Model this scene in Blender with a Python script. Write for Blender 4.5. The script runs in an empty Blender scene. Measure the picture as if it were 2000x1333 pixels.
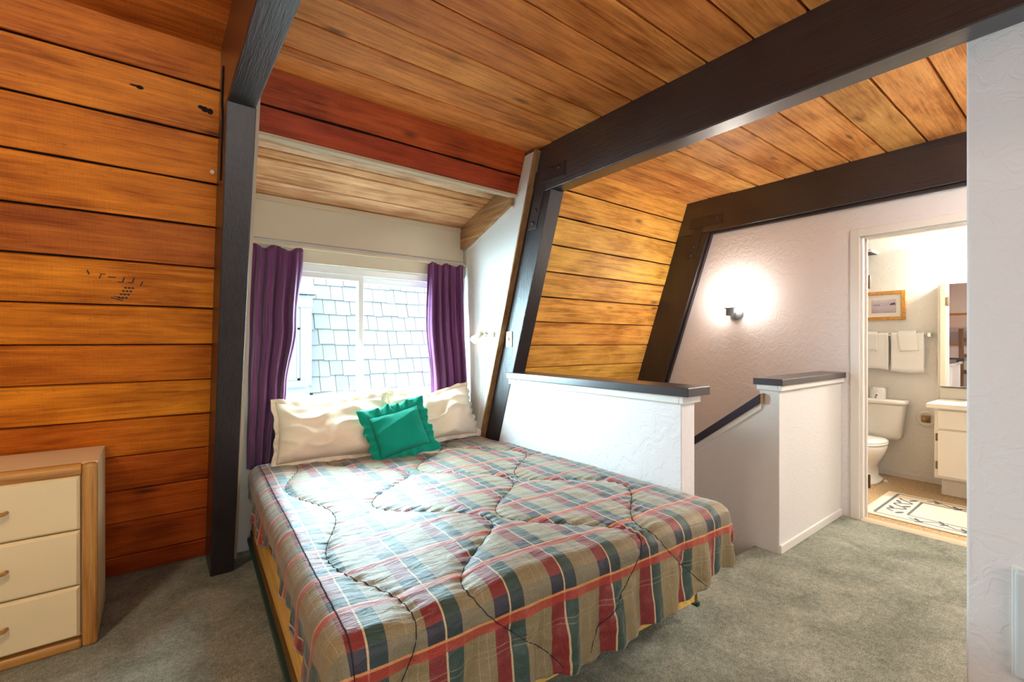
import bpy, bmesh, math, random
from math import sin, cos, pi, sqrt, exp, atan2, tan
from mathutils import Vector, Matrix, noise

random.seed(7)
scene = bpy.context.scene
COL = scene.collection

# ------------------------------------------------------------------ camera, world, exposure, large lights
H = 1.28                                    # eye height; the camera stands at x=0, y=0
TH = atan2(1170.5, 900.0)                   # heading measured from +X
cam_data = bpy.data.cameras.new('camera')
cam_data.sensor_width = 36.0
cam_data.lens = 36.0 * 900.0 / 2000.0
cam_data.shift_y = (668.5 - 666.5) / 2000.0
cam_data.clip_start = 0.02
cam = bpy.data.objects.new('camera', cam_data)
cam.location = (0, 0, H)
cam.rotation_euler = (pi / 2, 0, TH - pi / 2)
COL.objects.link(cam)
scene.camera = cam

world = bpy.data.worlds.new('overcast_sky')
scene.world = world
world.use_nodes = True
WB = world.node_tree.nodes['Background']
WB.inputs[0].default_value = (0.60, 0.89, 1.0, 1)
WB.inputs[1].default_value = 54.0

scene.view_settings.view_transform = 'Standard'
scene.view_settings.look = 'None'
scene.view_settings.gamma = 1.0
scene.view_settings.use_curve_mapping = False
scene.view_settings.exposure = 0.27
scene.cycles.max_bounces = 8
scene.cycles.caustics_reflective = False
scene.cycles.caustics_refractive = False

def area_light(name, loc, rot, sx, sy, power, col, portal=False):
    d = bpy.data.lights.new(name, 'AREA')
    d.shape = 'RECTANGLE'; d.size = sx; d.size_y = sy
    d.energy = power; d.color = col
    if portal:
        d.cycles.is_portal = True
    o = bpy.data.objects.new(name, d)
    o.location = loc; o.rotation_euler = rot
    COL.objects.link(o)
    return o
# guides sampling of the sky through the dormer window (adds no light of its own)
area_light('dormer_window_portal', (1.25, 3.42, 1.34), (-pi / 2, 0, 0), 1.5, 1.0, 1, (1, 1, 1), portal=True)
# added fill light in front of the solid wall behind the camera
area_light('rear_fill_light', (0.35, -2.2, 1.35), (pi / 2, 0, 0), 2.2, 1.7, 38, (1.0, 0.97, 0.94))

# ------------------------------------------------------------------ helpers
def lin(c):
    return c / 12.92 if c <= 0.04045 else ((c + 0.055) / 1.055) ** 2.4
def rgb(r, g, b):
    return (lin(r / 255), lin(g / 255), lin(b / 255), 1.0)

def sstep(x, a, b):
    t = max(0.0, min(1.0, (x - a) / (b - a))); return t * t * (3 - 2 * t)

class MB:
    """collects geometry that becomes one mesh object"""
    def __init__(self):
        self.v = []; self.f = []
    def add(self, vs, fs):
        n = len(self.v)
        self.v += [tuple(p) for p in vs]
        self.f += [tuple(i + n for i in f) for f in fs]
        return self
    def box(self, x0, y0, z0, x1, y1, z1):
        vs = [(x0, y0, z0), (x1, y0, z0), (x1, y1, z0), (x0, y1, z0), (x0, y0, z1), (x1, y0, z1), (x1, y1, z1), (x0, y1, z1)]
        fs = [(0, 3, 2, 1), (4, 5, 6, 7), (0, 1, 5, 4), (1, 2, 6, 5), (2, 3, 7, 6), (3, 0, 4, 7)]
        return self.add(vs, fs)
    def prism_x(self, poly, x0, x1):
        """poly of (y,z), extruded along x"""
        n = len(poly)
        vs = [(x0, p[0], p[1]) for p in poly] + [(x1, p[0], p[1]) for p in poly]
        fs = [tuple(range(n)), tuple(range(2 * n - 1, n - 1, -1))]
        for i in range(n):
            j = (i + 1) % n
            fs.append((j, i, i + n, j + n))
        return self.add(vs, fs)
    def prism_y(self, poly, y0, y1):
        """poly of (x,z)"""
        n = len(poly)
        vs = [(p[0], y0, p[1]) for p in poly] + [(p[0], y1, p[1]) for p in poly]
        fs = [tuple(range(n)), tuple(range(2 * n - 1, n - 1, -1))]
        for i in range(n):
            j = (i + 1) % n
            fs.append((j, i, i + n, j + n))
        return self.add(vs, fs)
    def prism_z(self, poly, z0, z1):
        n = len(poly)
        vs = [(p[0], p[1], z0) for p in poly] + [(p[0], p[1], z1) for p in poly]
        fs = [tuple(range(n)), tuple(range(2 * n - 1, n - 1, -1))]
        for i in range(n):
            j = (i + 1) % n
            fs.append((j, i, i + n, j + n))
        return self.add(vs, fs)
    def loft(self, rings, closed=True, cap0=True, cap1=True):
        n = len(rings[0]); base = len(self.v)
        for r in rings:
            self.v += [tuple(p) for p in r]
        m = n if closed else n - 1
        for k in range(len(rings) - 1):
            a = base + k * n; b = a + n
            for i in range(m):
                j = (i + 1) % n
                self.f.append((a + i, a + j, b + j, b + i))
        if cap0: self.f.append(tuple(base + i for i in range(n - 1, -1, -1)))
        if cap1: self.f.append(tuple(base + (len(rings) - 1) * n + i for i in range(n)))
        return self
    def tube(self, pts, r, n=8, cap=True):
        pts = [Vector(p) for p in pts]
        rings = []
        up = Vector((0.13, 0.27, 0.95)).normalized()
        for i, p in enumerate(pts):
            t = (pts[min(i + 1, len(pts) - 1)] - pts[max(i - 1, 0)]).normalized()
            if abs(t.dot(up)) > 0.97: up = Vector((0.9, 0.2, 0.1)).normalized()
            a = t.cross(up).normalized(); b = t.cross(a).normalized()
            rr = r[i] if isinstance(r, (list, tuple)) else r
            rings.append([p + (a * cos(2 * pi * k / n) + b * sin(2 * pi * k / n)) * rr for k in range(n)])
        return self.loft(rings, True, cap, cap)
    def lathe(self, prof, n=20, axis='z', o=(0, 0, 0)):
        rings = []
        for (r, h) in prof:
            ring = []
            for k in range(n):
                a = 2 * pi * k / n
                c, s = r * cos(a), r * sin(a)
                if axis == 'z': q = (c, s, h)
                elif axis == 'x': q = (h, c, s)
                else: q = (s, h, c)
                ring.append((o[0] + q[0], o[1] + q[1], o[2] + q[2]))
            rings.append(ring)
        return self.loft(rings)
    def mesh(self, name):
        me = bpy.data.meshes.new(name)
        me.from_pydata(self.v, [], self.f)
        bm = bmesh.new(); bm.from_mesh(me)
        bmesh.ops.recalc_face_normals(bm, faces=bm.faces)
        bm.to_mesh(me); bm.free()
        return me

def put(name, me, mat=None, parent=None, smooth=False, bevel=0.0, seg=2, loc=None, rot=None, color=None):
    if isinstance(me, MB): me = me.mesh(name)
    o = bpy.data.objects.new(name, me)
    COL.objects.link(o)
    if mat is not None and not me.materials: me.materials.append(mat)
    if parent is not None: o.parent = parent
    if loc is not None: o.location = loc
    if rot is not None: o.rotation_euler = rot
    if smooth:
        for p in me.polygons: p.use_smooth = True
    if bevel > 0:
        m = o.modifiers.new('edge', 'BEVEL'); m.width = bevel; m.segments = seg; m.limit_method = 'ANGLE'; m.angle_limit = 0.6
    if color is not None: o.color = color
    return o
def tag(o, label, cat, group=None, kind=None):
    o['label'] = label; o['category'] = cat
    if group: o['group'] = group
    if kind: o['kind'] = kind
    return o
def empty(name, loc=(0, 0, 0), rot=(0, 0, 0)):
    o = bpy.data.objects.new(name, None)
    o.location = loc; o.rotation_euler = rot
    o.empty_display_size = 0.1
    COL.objects.link(o)
    return o
def box(x0, y0, z0, x1, y1, z1):
    return MB().box(x0, y0, z0, x1, y1, z1)

# ------------------------------------------------------------------ materials
class NT:
    def __init__(self, name):
        self.m = bpy.data.materials.new(name); self.m.use_nodes = True
        self.t = self.m.node_tree; self.t.nodes.clear()
        self.out = self.n('ShaderNodeOutputMaterial')
        self.b = self.n('ShaderNodeBsdfPrincipled')
        self.l(self.b.outputs[0], self.out.inputs[0])
    def n(self, typ, **kw):
        x = self.t.nodes.new(typ)
        for k, v in kw.items(): setattr(x, k, v)
        return x
    def l(self, a, b): self.t.links.new(a, b)
    def set(self, sock, val):
        if isinstance(val, bpy.types.NodeSocket): self.l(val, sock)
        else: sock.default_value = val
    def math(self, op, a, b=0.0, c=0.0, clamp=False):
        x = self.n('ShaderNodeMath', operation=op, use_clamp=clamp)
        self.set(x.inputs[0], a); self.set(x.inputs[1], b)
        if op in ('MULTIPLY_ADD', 'SMOOTH_MIN', 'COMPARE', 'WRAP'): self.set(x.inputs[2], c)
        return x.outputs[0]
    def coord(self, which='Object', scale=(1, 1, 1), offset=None):
        tc = self.n('ShaderNodeTexCoord')
        mp = self.n('ShaderNodeMapping')
        mp.inputs['Scale'].default_value = scale
        self.l(tc.outputs[which], mp.inputs['Vector'])
        if offset is not None: self.l(offset, mp.inputs['Location'])
        return mp.outputs[0]
    def noise(self, vec, scale=5.0, detail=3.0, rough=0.55, dist=0.0):
        x = self.n('ShaderNodeTexNoise')
        self.l(vec, x.inputs['Vector'])
        x.inputs['Scale'].default_value = scale; x.inputs['Detail'].default_value = detail
        x.inputs['Roughness'].default_value = rough; x.inputs['Distortion'].default_value = dist
        return x.outputs[0]
    def ramp(self, fac, stops, interp='LINEAR'):
        x = self.n('ShaderNodeValToRGB')
        x.color_ramp.interpolation = interp
        e = x.color_ramp.elements
        while len(e) > 1: e.remove(e[-1])
        e[0].position = stops[0][0]; e[0].color = stops[0][1]
        for p, c in stops[1:]:
            k = e.new(p); k.color = c
        self.l(fac, x.inputs[0])
        return x.outputs[0]
    def mix(self, fac, a, b, mode='MIX'):
        x = self.n('ShaderNodeMix', data_type='RGBA', blend_type=mode)
        self.set(x.inputs[0], fac); self.set(x.inputs[6], a); self.set(x.inputs[7], b)
        return x.outputs[2]
    def bump(self, h, strength=0.3, dist=0.01, nrm=None):
        x = self.n('ShaderNodeBump')
        x.inputs['Strength'].default_value = strength; x.inputs['Distance'].default_value = dist
        self.l(h, x.inputs['Height'])
        if nrm is not None: self.l(nrm, x.inputs['Normal'])
        return x.outputs[0]
    def fin(self, color=None, rough=None, normal=None, **kw):
        if color is not None: self.set(self.b.inputs['Base Color'], color)
        if rough is not None: self.set(self.b.inputs['Roughness'], rough)
        if normal is not None: self.l(normal, self.b.inputs['Normal'])
        for k, v in kw.items(): self.set(self.b.inputs[k], v)
        return self.m

def G(v): return (v, v, v, 1)

def plain(name, col, rough=0.5, spec=0.5, metal=0.0, bump_scale=0, bump_str=0.1, bump_dist=0.002):
    t = NT(name)
    nr = None
    if bump_scale:
        nr = t.bump(t.noise(t.coord(), bump_scale, 3), bump_str, bump_dist)
    return t.fin(col, rough, nr, **{'Specular IOR Level': spec, 'Metallic': metal})

def emit(name, col, strength):
    t = NT(name)
    return t.fin((0.8, 0.8, 0.8, 1), 0.4, None, **{'Emission Color': col, 'Emission Strength': strength})

def plank_wood(name, rough=0.42):
    """stained rough-sawn cedar; the board's own stain and any painted shade come from the object colour, its grain from a per-board shift"""
    t = NT(name)
    oi = t.n('ShaderNodeObjectInfo')
    cmb = t.n('ShaderNodeCombineXYZ')
    t.l(t.math('MULTIPLY', oi.outputs['Random'], 37.0), cmb.inputs[0])
    t.l(t.math('MULTIPLY', oi.outputs['Random'], 91.0), cmb.inputs[1])
    off = cmb.outputs[0]
    g1 = t.noise(t.coord('Object', (1.1, 20, 20), off), 1.6, 5, 0.62, 0.9)        # long grain
    g2 = t.noise(t.coord('Object', (3.0, 75, 75), off), 2.0, 3, 0.6, 0.3)          # fine grain
    bl = t.noise(t.coord('Object', (1.4, 3.2, 3.2), off), 1.5, 3, 0.55, 0.4)       # stain blotches
    saw = t.noise(t.coord('Object', (60, 5, 5), off), 2.0, 2, 0.5)                 # cross saw marks
    vo = t.n('ShaderNodeTexVoronoi'); vo.inputs['Scale'].default_value = 1.0
    t.l(t.coord('Object', (1.9, 6.0, 0.01), off), vo.inputs['Vector'])
    knot = t.ramp(t.math('ADD', vo.outputs['Distance'], t.math('MULTIPLY', g1, 0.10)), [(0.08, G(1)), (0.19, G(0))])
    speck = t.ramp(t.noise(t.coord('Object', (9, 26, 26), off), 3.2, 4, 0.7), [(0.58, G(0)), (0.74, G(1))])
    shade = t.math('ADD', t.math('MULTIPLY', g1, 0.75), t.math('ADD', t.math('MULTIPLY', g2, 0.35), t.math('MULTIPLY', bl, 0.75)))
    mul = t.ramp(t.math('SUBTRACT', shade, 0.42), [(0.23, (0.38, 0.24, 0.16, 1)), (0.41, (0.80, 0.71, 0.62, 1)), (0.52, (1.03, 1.03, 1.03, 1)), (0.74, (1.40, 1.55, 1.62, 1))])
    c = t.mix(1.0, oi.outputs['Color'], mul, 'MULTIPLY')
    c = t.mix(t.math('MULTIPLY', knot, 0.72), c, (0.035, 0.012, 0.006, 1))
    c = t.mix(t.math('MULTIPLY', speck, 0.45), c, (0.06, 0.022, 0.01, 1))
    h = t.math('ADD', t.math('MULTIPLY', g2, 0.6), t.math('ADD', t.math('MULTIPLY', g1, 0.6), t.math('MULTIPLY', saw, 0.5)))
    nr = t.bump(h, 0.6, 0.005)
    return t.fin(c, rough, nr, **{'Specular IOR Level': 0.2})

def beam_wood(name, axis, rough=0.34):
    t = NT(name)
    sc = {'y': (26, 1.2, 26), 'z': (26, 26, 1.2)}[axis]
    sc2 = {'y': (80, 5, 80), 'z': (80, 80, 5)}[axis]
    g1 = t.noise(t.coord('Object', sc), 1.5, 5, 0.6, 1.2)
    g2 = t.noise(t.coord('Object', sc2), 2.0, 4, 0.65, 0.2)
    bl = t.noise(t.coord('Object', (2, 2, 2)), 2.0, 3)
    c = t.ramp(t.math('ADD', t.math('MULTIPLY', g1, 0.6), t.math('MULTIPLY', bl, 0.4)), [(0.3, (0.008, 0.006, 0.008, 1)), (0.55, (0.019, 0.014, 0.018, 1)), (0.8, (0.038, 0.028, 0.032, 1))])
    nr = t.bump(t.math('ADD', g1, t.math('MULTIPLY', g2, 1.0)), 0.55, 0.006)
    return t.fin(c, rough, nr, **{'Specular IOR Level': 0.6, 'Coat Weight': 0.9 if axis == 'y' else 0.25, 'Coat Roughness': 0.3})

def plaster(name, col, scale=13.0, strength=0.32):
    t = NT(name)
    co = t.coord()
    n1 = t.noise(co, scale, 4, 0.5, 1.4)
    blob = t.ramp(n1, [(0.46, G(0)), (0.56, G(1))])
    n2 = t.noise(co, scale * 5, 3, 0.6)
    h = t.math('ADD', t.math('MULTIPLY', blob, 0.8), t.math('MULTIPLY', n2, 0.35))
    tone = t.noise(co, 2.2, 3)
    c = t.mix(t.math('MULTIPLY', tone, 0.12), col, (col[0] * 0.8, col[1] * 0.78, col[2] * 0.74, 1))
    return t.fin(c, 0.62, t.bump(h, strength, 0.0035), **{'Specular IOR Level': 0.3})

def carpet_mat():
    t = NT('carpet_pile')
    co = t.coord()
    n1 = t.noise(co, 190, 3, 0.75, 0.5)
    n2 = t.noise(co, 4.2, 4, 0.6, 0.7)
    n3 = t.noise(co, 42, 3, 0.7)
    f = t.math('ADD', t.math('MULTIPLY', n1, 0.55), t.math('ADD', t.math('MULTIPLY', n2, 0.30), t.math('MULTIPLY', n3, 0.25)))
    c = t.ramp(f, [(0.36, rgb(80, 84, 74)), (0.52, rgb(146, 149, 134)), (0.70, rgb(216, 217, 200))])
    nr = t.bump(t.math('ADD', t.math('MULTIPLY', n1, 1.0), t.math('MULTIPLY', n3, 0.7)), 0.9, 0.012)
    return t.fin(c, 0.95, nr, **{'Specular IOR Level': 0.1, 'Sheen Weight': 0.25, 'Sheen Tint': rgb(170, 190, 175)})

def fine_wood(name, c0, c1, axis='x', rough=0.4):
    t = NT(name)
    sc = {'x': (2, 30, 30), 'y': (30, 2, 30), 'z': (30, 30, 2)}[axis]
    g = t.noise(t.coord('Object', sc), 1.5, 4, 0.6, 0.6)
    return t.fin(t.ramp(g, [(0.3, c0), (0.7, c1)]), rough, t.bump(g, 0.15, 0.002))

def fabric(name, col, col2=None, rough=0.85, weave=420, transl=0.0, sheen=0.2):
    t = NT(name)
    co = t.coord()
    w = t.noise(co, weave, 2, 0.6)
    bl = t.noise(co, 5, 3)
    c = t.mix(bl, col, col2 or col)
    fw = t.noise(co, 26, 3, 0.55, 0.8)
    nr = t.bump(t.math('ADD', t.math('MULTIPLY', w, 0.25), fw), 0.35, 0.004)
    t.fin(c, rough, nr, **{'Specular IOR Level': 0.2, 'Sheen Weight': sheen})
    if transl > 0:
        tr = t.n('ShaderNodeBsdfTranslucent'); t.set(tr.inputs[0], c)
        mx = t.n('ShaderNodeMixShader'); mx.inputs[0].default_value = transl
        t.l(t.b.outputs[0], mx.inputs[1]); t.l(tr.outputs[0], mx.inputs[2]); t.l(mx.outputs[0], t.out.inputs[0])
    return t.m

def glass_mat():
    t = NT('window_glass')
    tr = t.n('ShaderNodeBsdfTransparent'); gl = t.n('ShaderNodeBsdfGlossy'); gl.inputs['Roughness'].default_value = 0.02
    mx = t.n('ShaderNodeMixShader'); mx.inputs[0].default_value = 0.05
    t.l(tr.outputs[0], mx.inputs[1]); t.l(gl.outputs[0], mx.inputs[2]); t.l(mx.outputs[0], t.out.inputs[0])
    return t.m

M = {}
M['plank'] = plank_wood('stained_cedar_plank')
M['beam_y'] = beam_wood('dark_beam_along_y', 'y')
M['beam_z'] = beam_wood('dark_post_upright', 'z')
M['plaster'] = plaster('textured_white_plaster', rgb(226, 221, 222))
M['plaster_fine'] = plaster('fine_white_plaster', rgb(224, 222, 220), 34, 0.3)
M['header'] = plaster('cream_header_board', rgb(212, 200, 178), 40, 0.15)
M['white_paint'] = plain('white_trim_paint', rgb(226, 222, 216), 0.35, bump_scale=60, bump_str=0.05)
M['trim_cream'] = plain('cream_trim_paint', rgb(206, 188, 160), 0.5, bump_scale=40, bump_str=0.1)
M['trim_tan'] = fine_wood('tan_edge_wood', rgb(120, 84, 50), rgb(172, 132, 88), 'z')
M['rafter'] = fine_wood('weathered_rafter_wood', rgb(128, 84, 48), rgb(190, 146, 100), 'y')
M['carpet'] = carpet_mat()
M['cap'] = plain('slate_painted_cap', rgb(58, 54, 58), 0.28, 0.6, bump_scale=30, bump_str=0.06)
M['rail'] = plain('navy_painted_rail', rgb(34, 32, 52), 0.3, 0.6, bump_scale=30, bump_str=0.06)
M['steel'] = plain('dark_painted_steel', rgb(52, 42, 42), 0.42, 0.5, bump_scale=50, bump_str=0.1)
M['chrome'] = plain('chrome', (0.8, 0.8, 0.8, 1), 0.15, metal=1.0)
M['brass'] = plain('aged_hinge_metal', rgb(120, 104, 80), 0.35, metal=1.0)
M['vinyl'] = plain('white_vinyl_frame', rgb(236, 238, 238), 0.3)
M['glass'] = glass_mat()
M['white_gloss'] = plain('white_porcelain', rgb(238, 234, 226), 0.12, 0.6)
M['laminate'] = plain('white_laminate', rgb(236, 230, 218), 0.3, 0.5)
M['mirror'] = plain('mirror_glass', (0.9, 0.9, 0.9, 1), 0.01, metal=1.0)
M['backing'] = plain('dark_board_backing', rgb(24, 12, 8), 0.9)

# ------------------------------------------------------------------ dimensions of the place
K = 0.335; Y0 = 3.30; Y1 = 2.985; ZC = 2.58; ZB = 2.28      # sloped wall y = Y0 - K z, post face y = Y1 - K z
NL = sqrt(1 + K * K)
def ys(z): return Y0 - K * z
def yp(z): return Y1 - K * z
BL = (0.225, 0.335); BM = (2.03, 2.145); XE = 4.017; BF = (3.955, XE)
YW = 3.235                                                   # dormer window wall

STAIN = [(0.50, 0.170, 0.030), (0.56, 0.200, 0.036), (0.46, 0.145, 0.024), (0.53, 0.185, 0.033), (0.42, 0.130, 0.024)]
def stain(i, k=1.0, warm=1.0):
    c = STAIN[i % len(STAIN)]
    j = random.uniform(0.9, 1.1) * k
    return (min(c[0] * j * warm, 1), c[1] * j, c[2] * j, 1)

def board_mesh(L, W, T=0.03, ch=0.003, seg=10, seed=0):
    """board: x along its length, y across, z its show face at 0; edges slightly uneven"""
    rnd = random.Random(seed)
    rings = []
    for i in range(seg + 1):
        x = L * i / seg
        a = rnd.uniform(-0.0018, 0.0018); b = rnd.uniform(-0.0018, 0.0018); d = rnd.uniform(-0.001, 0.001)
        y0, y1 = 0.0048 + a, W - 0.0048 + b
        rings.append([(x, y0, -T), (x, y0, -ch * 1.6 + d), (x, y0 + ch, d), (x, y1 - ch, d), (x, y1, -ch * 1.6 + d), (x, y1, -T)])
    return MB().loft(rings).mesh('plank')

def boards(parent, origin, ang, length, seams, cols, seed=0):
    """planks laid along x on a plane through origin, turned by ang about x; seams = positions across"""
    out = []
    for i in range(len(seams) - 1):
        me = board_mesh(length, seams[i + 1] - seams[i], seed=seed * 100 + i)
        o = put('plank', me, M['plank'], parent, color=cols[i])
        # shift each board proud or shy of its neighbours by a millimetre or two
        e = Vector((0, cos(ang), sin(ang))); nn = Vector((0, -sin(ang), cos(ang)))
        o.location = Vector(origin) + e * seams[i] + nn * random.uniform(-0.002, 0.002)
        o.rotation_euler = (ang, 0, 0)
        out.append(o)
    return out

# ------------------------------------------------------------------ floor, stair well
fl = MB()
SX0, SX1, SYF = 2.15, 2.975, 1.36         # stair opening
for (x0, y0, x1, y1) in [(-2.6, -2.3, 2.03, 3.6), (2.03, -2.3, XE + 0.06, SYF), (2.03, SYF, SX0, 3.6)]:
    fl.box(x0, y0, -0.25, x1, y1, 0.0)
floor = put('floor', fl, M['carpet'])
tag(floor, 'grey green cut pile carpet across the bedroom floor', 'carpet', kind='structure')
nose = MB().tube([(SX0, SYF - 0.005, -0.018), (2.5, SYF + 0.004, -0.018), (SX1, SYF - 0.005, -0.018)], 0.02, 10)
put('stair_nosing', nose, M['carpet'], floor, smooth=True)
st = empty('stair_flight', (SX0, SYF, -1.6))
tag(st, 'carpeted stair flight going down behind the bedside half wall', 'stairs', kind='structure')
for k in range(7):
    s = put('tread', box(0, k * 0.24, 1.6 - (k + 1) * 0.19 - 0.25, SX1 - SX0, (k + 1) * 0.24 + 0.02, 1.6 - (k + 1) * 0.19), M['carpet'], st, bevel=0.012)

sw_ = MB()
sw_.box(1.95, 1.2, -1.72, XE + 0.1, 4.1, -1.6); sw_.box(1.95, 1.2, -1.6, 2.03, 4.1, -0.24); sw_.box(1.95, 1.2, -1.6, XE + 0.1, 1.3, -0.24); sw_.box(2.03, 3.6, -0.3, 2.15, 4.1, 0.0); sw_.box(1.95, 3.95, -1.6, XE + 0.1, 4.1, 0.0)
o = put('wall_stairwell', sw_, plain('stairwell_paint', rgb(206, 196, 186), 0.7)); tag(o, 'painted lower walls of the stairwell', 'wall', kind='structure')

# ------------------------------------------------------------------ sloped plank walls
def seams_w(zs): return [z * NL for z in zs]
ANG = pi / 2 + math.atan(K)
ZS = [0.0, 0.118, 0.32, 0.506, 0.696, 0.89, 1.08, 1.265, 1.448, 1.648, 1.84, 2.036, 2.238, 2.432, 2.60]

def slope_backing(name, x0, x1, z0, z1, mat):
    poly = [(ys(z0) + 0.028, z0), (ys(z1) + 0.028, z1), (ys(z1) + 0.10, z1), (ys(z0) + 0.10, z0)]
    return put(name, MB().prism_x(poly, x0, x1), mat)

wl = slope_backing('wall_left', -2.6, BL[0] + 0.05, -0.02, ZC + 0.02, M['backing'])
tag(wl, 'leaning orange stained plank wall behind the cream dresser', 'wall', kind='structure')
cl = []
TL = [(.30,.045,.006),(.38,.065,.007),(.42,.075,.007),(.45,.090,.008),(.56,.145,.010),(.66,.21,.013),(.56,.150,.010),(.64,.195,.012),(.66,.21,.014),(.44,.115,.014),(.62,.185,.012),(.60,.175,.012),(.64,.20,.017),(.58,.165,.017)]  # bottom board first; lower boards carry the shade as darker, redder colour
for i in range(len(ZS) - 1):
    c = TL[i]; cl.append((c[0], c[1], c[2], 1))
LW = boards(wl, (-2.6, Y0, 0), ANG, 2.6 + BL[0] + 0.04, seams_w(ZS), cl, 1)

wm = slope_backing('wall_middle', BM[0] + 0.05, XE, -1.6, ZC + 0.02, M['backing'])
tag(wm, 'leaning golden plank wall over the stair between two dark posts', 'wall', kind='structure')
ZM = [0.70, 0.88] + [1.065, 1.25, 1.442, 1.638, 1.832, 2.03, 2.232, 2.42, 2.60]
boards(wm, (BM[0] + 0.06, Y0, 0), ANG, XE - BM[0] - 0.07, seams_w(ZM), [(0.80 * random.uniform(.94, 1.05), 0.42 * random.uniform(.92, 1.06), 0.085, 1) for _ in ZM], 2)
low = MB().prism_x([(ys(-1.6), -1.6), (ys(0.7), 0.7), (ys(0.7) + 0.03, 0.7), (ys(-1.6) + 0.03, -1.6)], BM[0] + 0.06, XE)
put('lower_panel', low, M['plaster'], wm)

# band of planks above the dormer opening, its shade put into the redder colour
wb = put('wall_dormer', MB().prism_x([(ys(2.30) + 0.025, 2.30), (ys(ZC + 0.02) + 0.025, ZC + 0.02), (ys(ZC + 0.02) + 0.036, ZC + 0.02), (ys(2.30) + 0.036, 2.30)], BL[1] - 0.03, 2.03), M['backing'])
tag(wb, 'two planks above the window alcove, their shade painted in as red brown', 'wall', kind='structure')
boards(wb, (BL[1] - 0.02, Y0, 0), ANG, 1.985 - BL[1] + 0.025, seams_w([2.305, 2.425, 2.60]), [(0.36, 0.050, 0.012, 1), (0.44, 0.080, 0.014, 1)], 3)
put('edge_strip', MB().prism_x([(ys(2.30) - 0.008, 2.290), (ys(2.30) + 0.038, 2.290), (ys(2.30) + 0.038, 2.308), (ys(2.30) - 0.008, 2.308)], BL[1] + 0.02, 1.985), M['trim_cream'], wb, bevel=0.002)

# ------------------------------------------------------------------ flat plank ceiling
ce = put('ceiling', box(-2.6, -2.3, ZC + 0.03, XE + 0.1, 3.0, ZC + 0.12), M['backing'])
tag(ce, 'flat ceiling of warm stained planks between dark beams', 'ceiling', kind='structure')
CY = [2.47, 2.215, 2.0, 1.797, 1.58, 1.365, 1.15, 0.938, 0.728, 0.515, 0.30, 0.09, -0.12, -0.33, -0.54, -0.75]
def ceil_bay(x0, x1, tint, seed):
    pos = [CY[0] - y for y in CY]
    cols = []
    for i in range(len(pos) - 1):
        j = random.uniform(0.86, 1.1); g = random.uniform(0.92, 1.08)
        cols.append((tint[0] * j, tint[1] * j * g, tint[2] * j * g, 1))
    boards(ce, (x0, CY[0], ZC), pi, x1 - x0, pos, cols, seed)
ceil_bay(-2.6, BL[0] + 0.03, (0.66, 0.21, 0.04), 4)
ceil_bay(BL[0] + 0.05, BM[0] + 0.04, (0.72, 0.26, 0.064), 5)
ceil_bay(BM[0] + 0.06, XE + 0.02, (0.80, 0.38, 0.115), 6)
ext = MB().box(-2.6, -2.3, ZC, XE + 0.1, -0.75, ZC + 0.03)
put('plain_ceiling_panel', ext, M['plaster'], ce)

# ------------------------------------------------------------------ timber bents: leaning post + ceiling beam
def post_poly(z0, z1):
    return [(yp(z0), z0), (yp(z1), z1), (ys(z1) + 0.02, z1), (ys(z0) + 0.02, z0)]
def bent(name, xr, label, z0=0.0, yfar=-2.3, plates=True, face=None):
    r = empty(name, (xr[0], yp(0), 0)); tag(r, label, 'beam', kind='structure')
    off = Vector((-xr[0], -yp(0), 0))
    def sh(mb):
        mb.v = [tuple(Vector(p) + off) for p in mb.v]; return mb
    put('post', sh(MB().prism_x(post_poly(z0, ZB + 0.001), *xr)), M['beam_z'], r, bevel=0.006)
    bp = [(yfar, ZB), (yp(ZB), ZB), (ys(ZB) + 0.02, ZB), (ys(ZC) + 0.02, ZC + 0.01), (yfar, ZC + 0.01)]
    put('beam', sh(MB().prism_x(bp, *xr)), M['beam_y'], r, bevel=0.006)
    if plates:
        x = xr[0] - 0.006
        # steel angle plate let into the face: one arm along the beam, one down the post
        arm = MB().prism_x([(2.09, 2.425), (2.09, 2.332), (ys(2.332) - 0.1, 2.332), (ys(2.425) - 0.1, 2.425)], x, xr[0] + 0.004)
        put('plate_arm', sh(arm), M['steel'], r, bevel=0.0015)
        leg = MB().prism_x([(yp(2.332) - 0.0 + 0.07, 2.330), (yp(2.05) + 0.07, 2.05), (yp(2.05) + 0.165, 2.05), (yp(2.332) + 0.165, 2.330)], x, xr[0] + 0.004)
        put('plate_leg', sh(leg), M['steel'], r, bevel=0.0015)
        for (y, z) in [(2.205, 2.405), (2.142, 2.396), (yp(2.17) + 0.11, 2.17), (yp(2.09) + 0.115, 2.09)]:
            b = MB().lathe([(0.0001, 0), (0.013, 0.0), (0.014, 0.003), (0.010, 0.009), (0.0001, 0.010)], 10, 'x')
            b.v = [(-p[0], p[1], p[2]) for p in b.v]
            put('bolt', b, M['steel'], r, smooth=True, loc=Vector((x, y, z)) + off)
    return r
b1 = bent('beam_1', BL, 'dark brown post and beam between plank wall and purple curtain', plates=False)
b2 = bent('beam_2', BM, 'dark brown post and long ceiling beam beside the half wall')
b3 = bent('beam_3', BF, 'dark brown post and beam framing the sconce wall', z0=0.0)
# thin moulding lip along the inside edge of the far frame
lip = MB().prism_x([(0.2, ZB - 0.022), (yp(ZB) - 0.012, ZB - 0.022), (yp(0.0) - 0.022, 0.0), (yp(0.0), 0.0), (yp(ZB), ZB), (0.2, ZB)], BF[0] + 0.03, XE)
o = put('trim_1', lip, M['steel'], bevel=0.003); tag(o, 'thin dark moulding lip along the inner edge of the far beam', 'trim', kind='structure')
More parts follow.
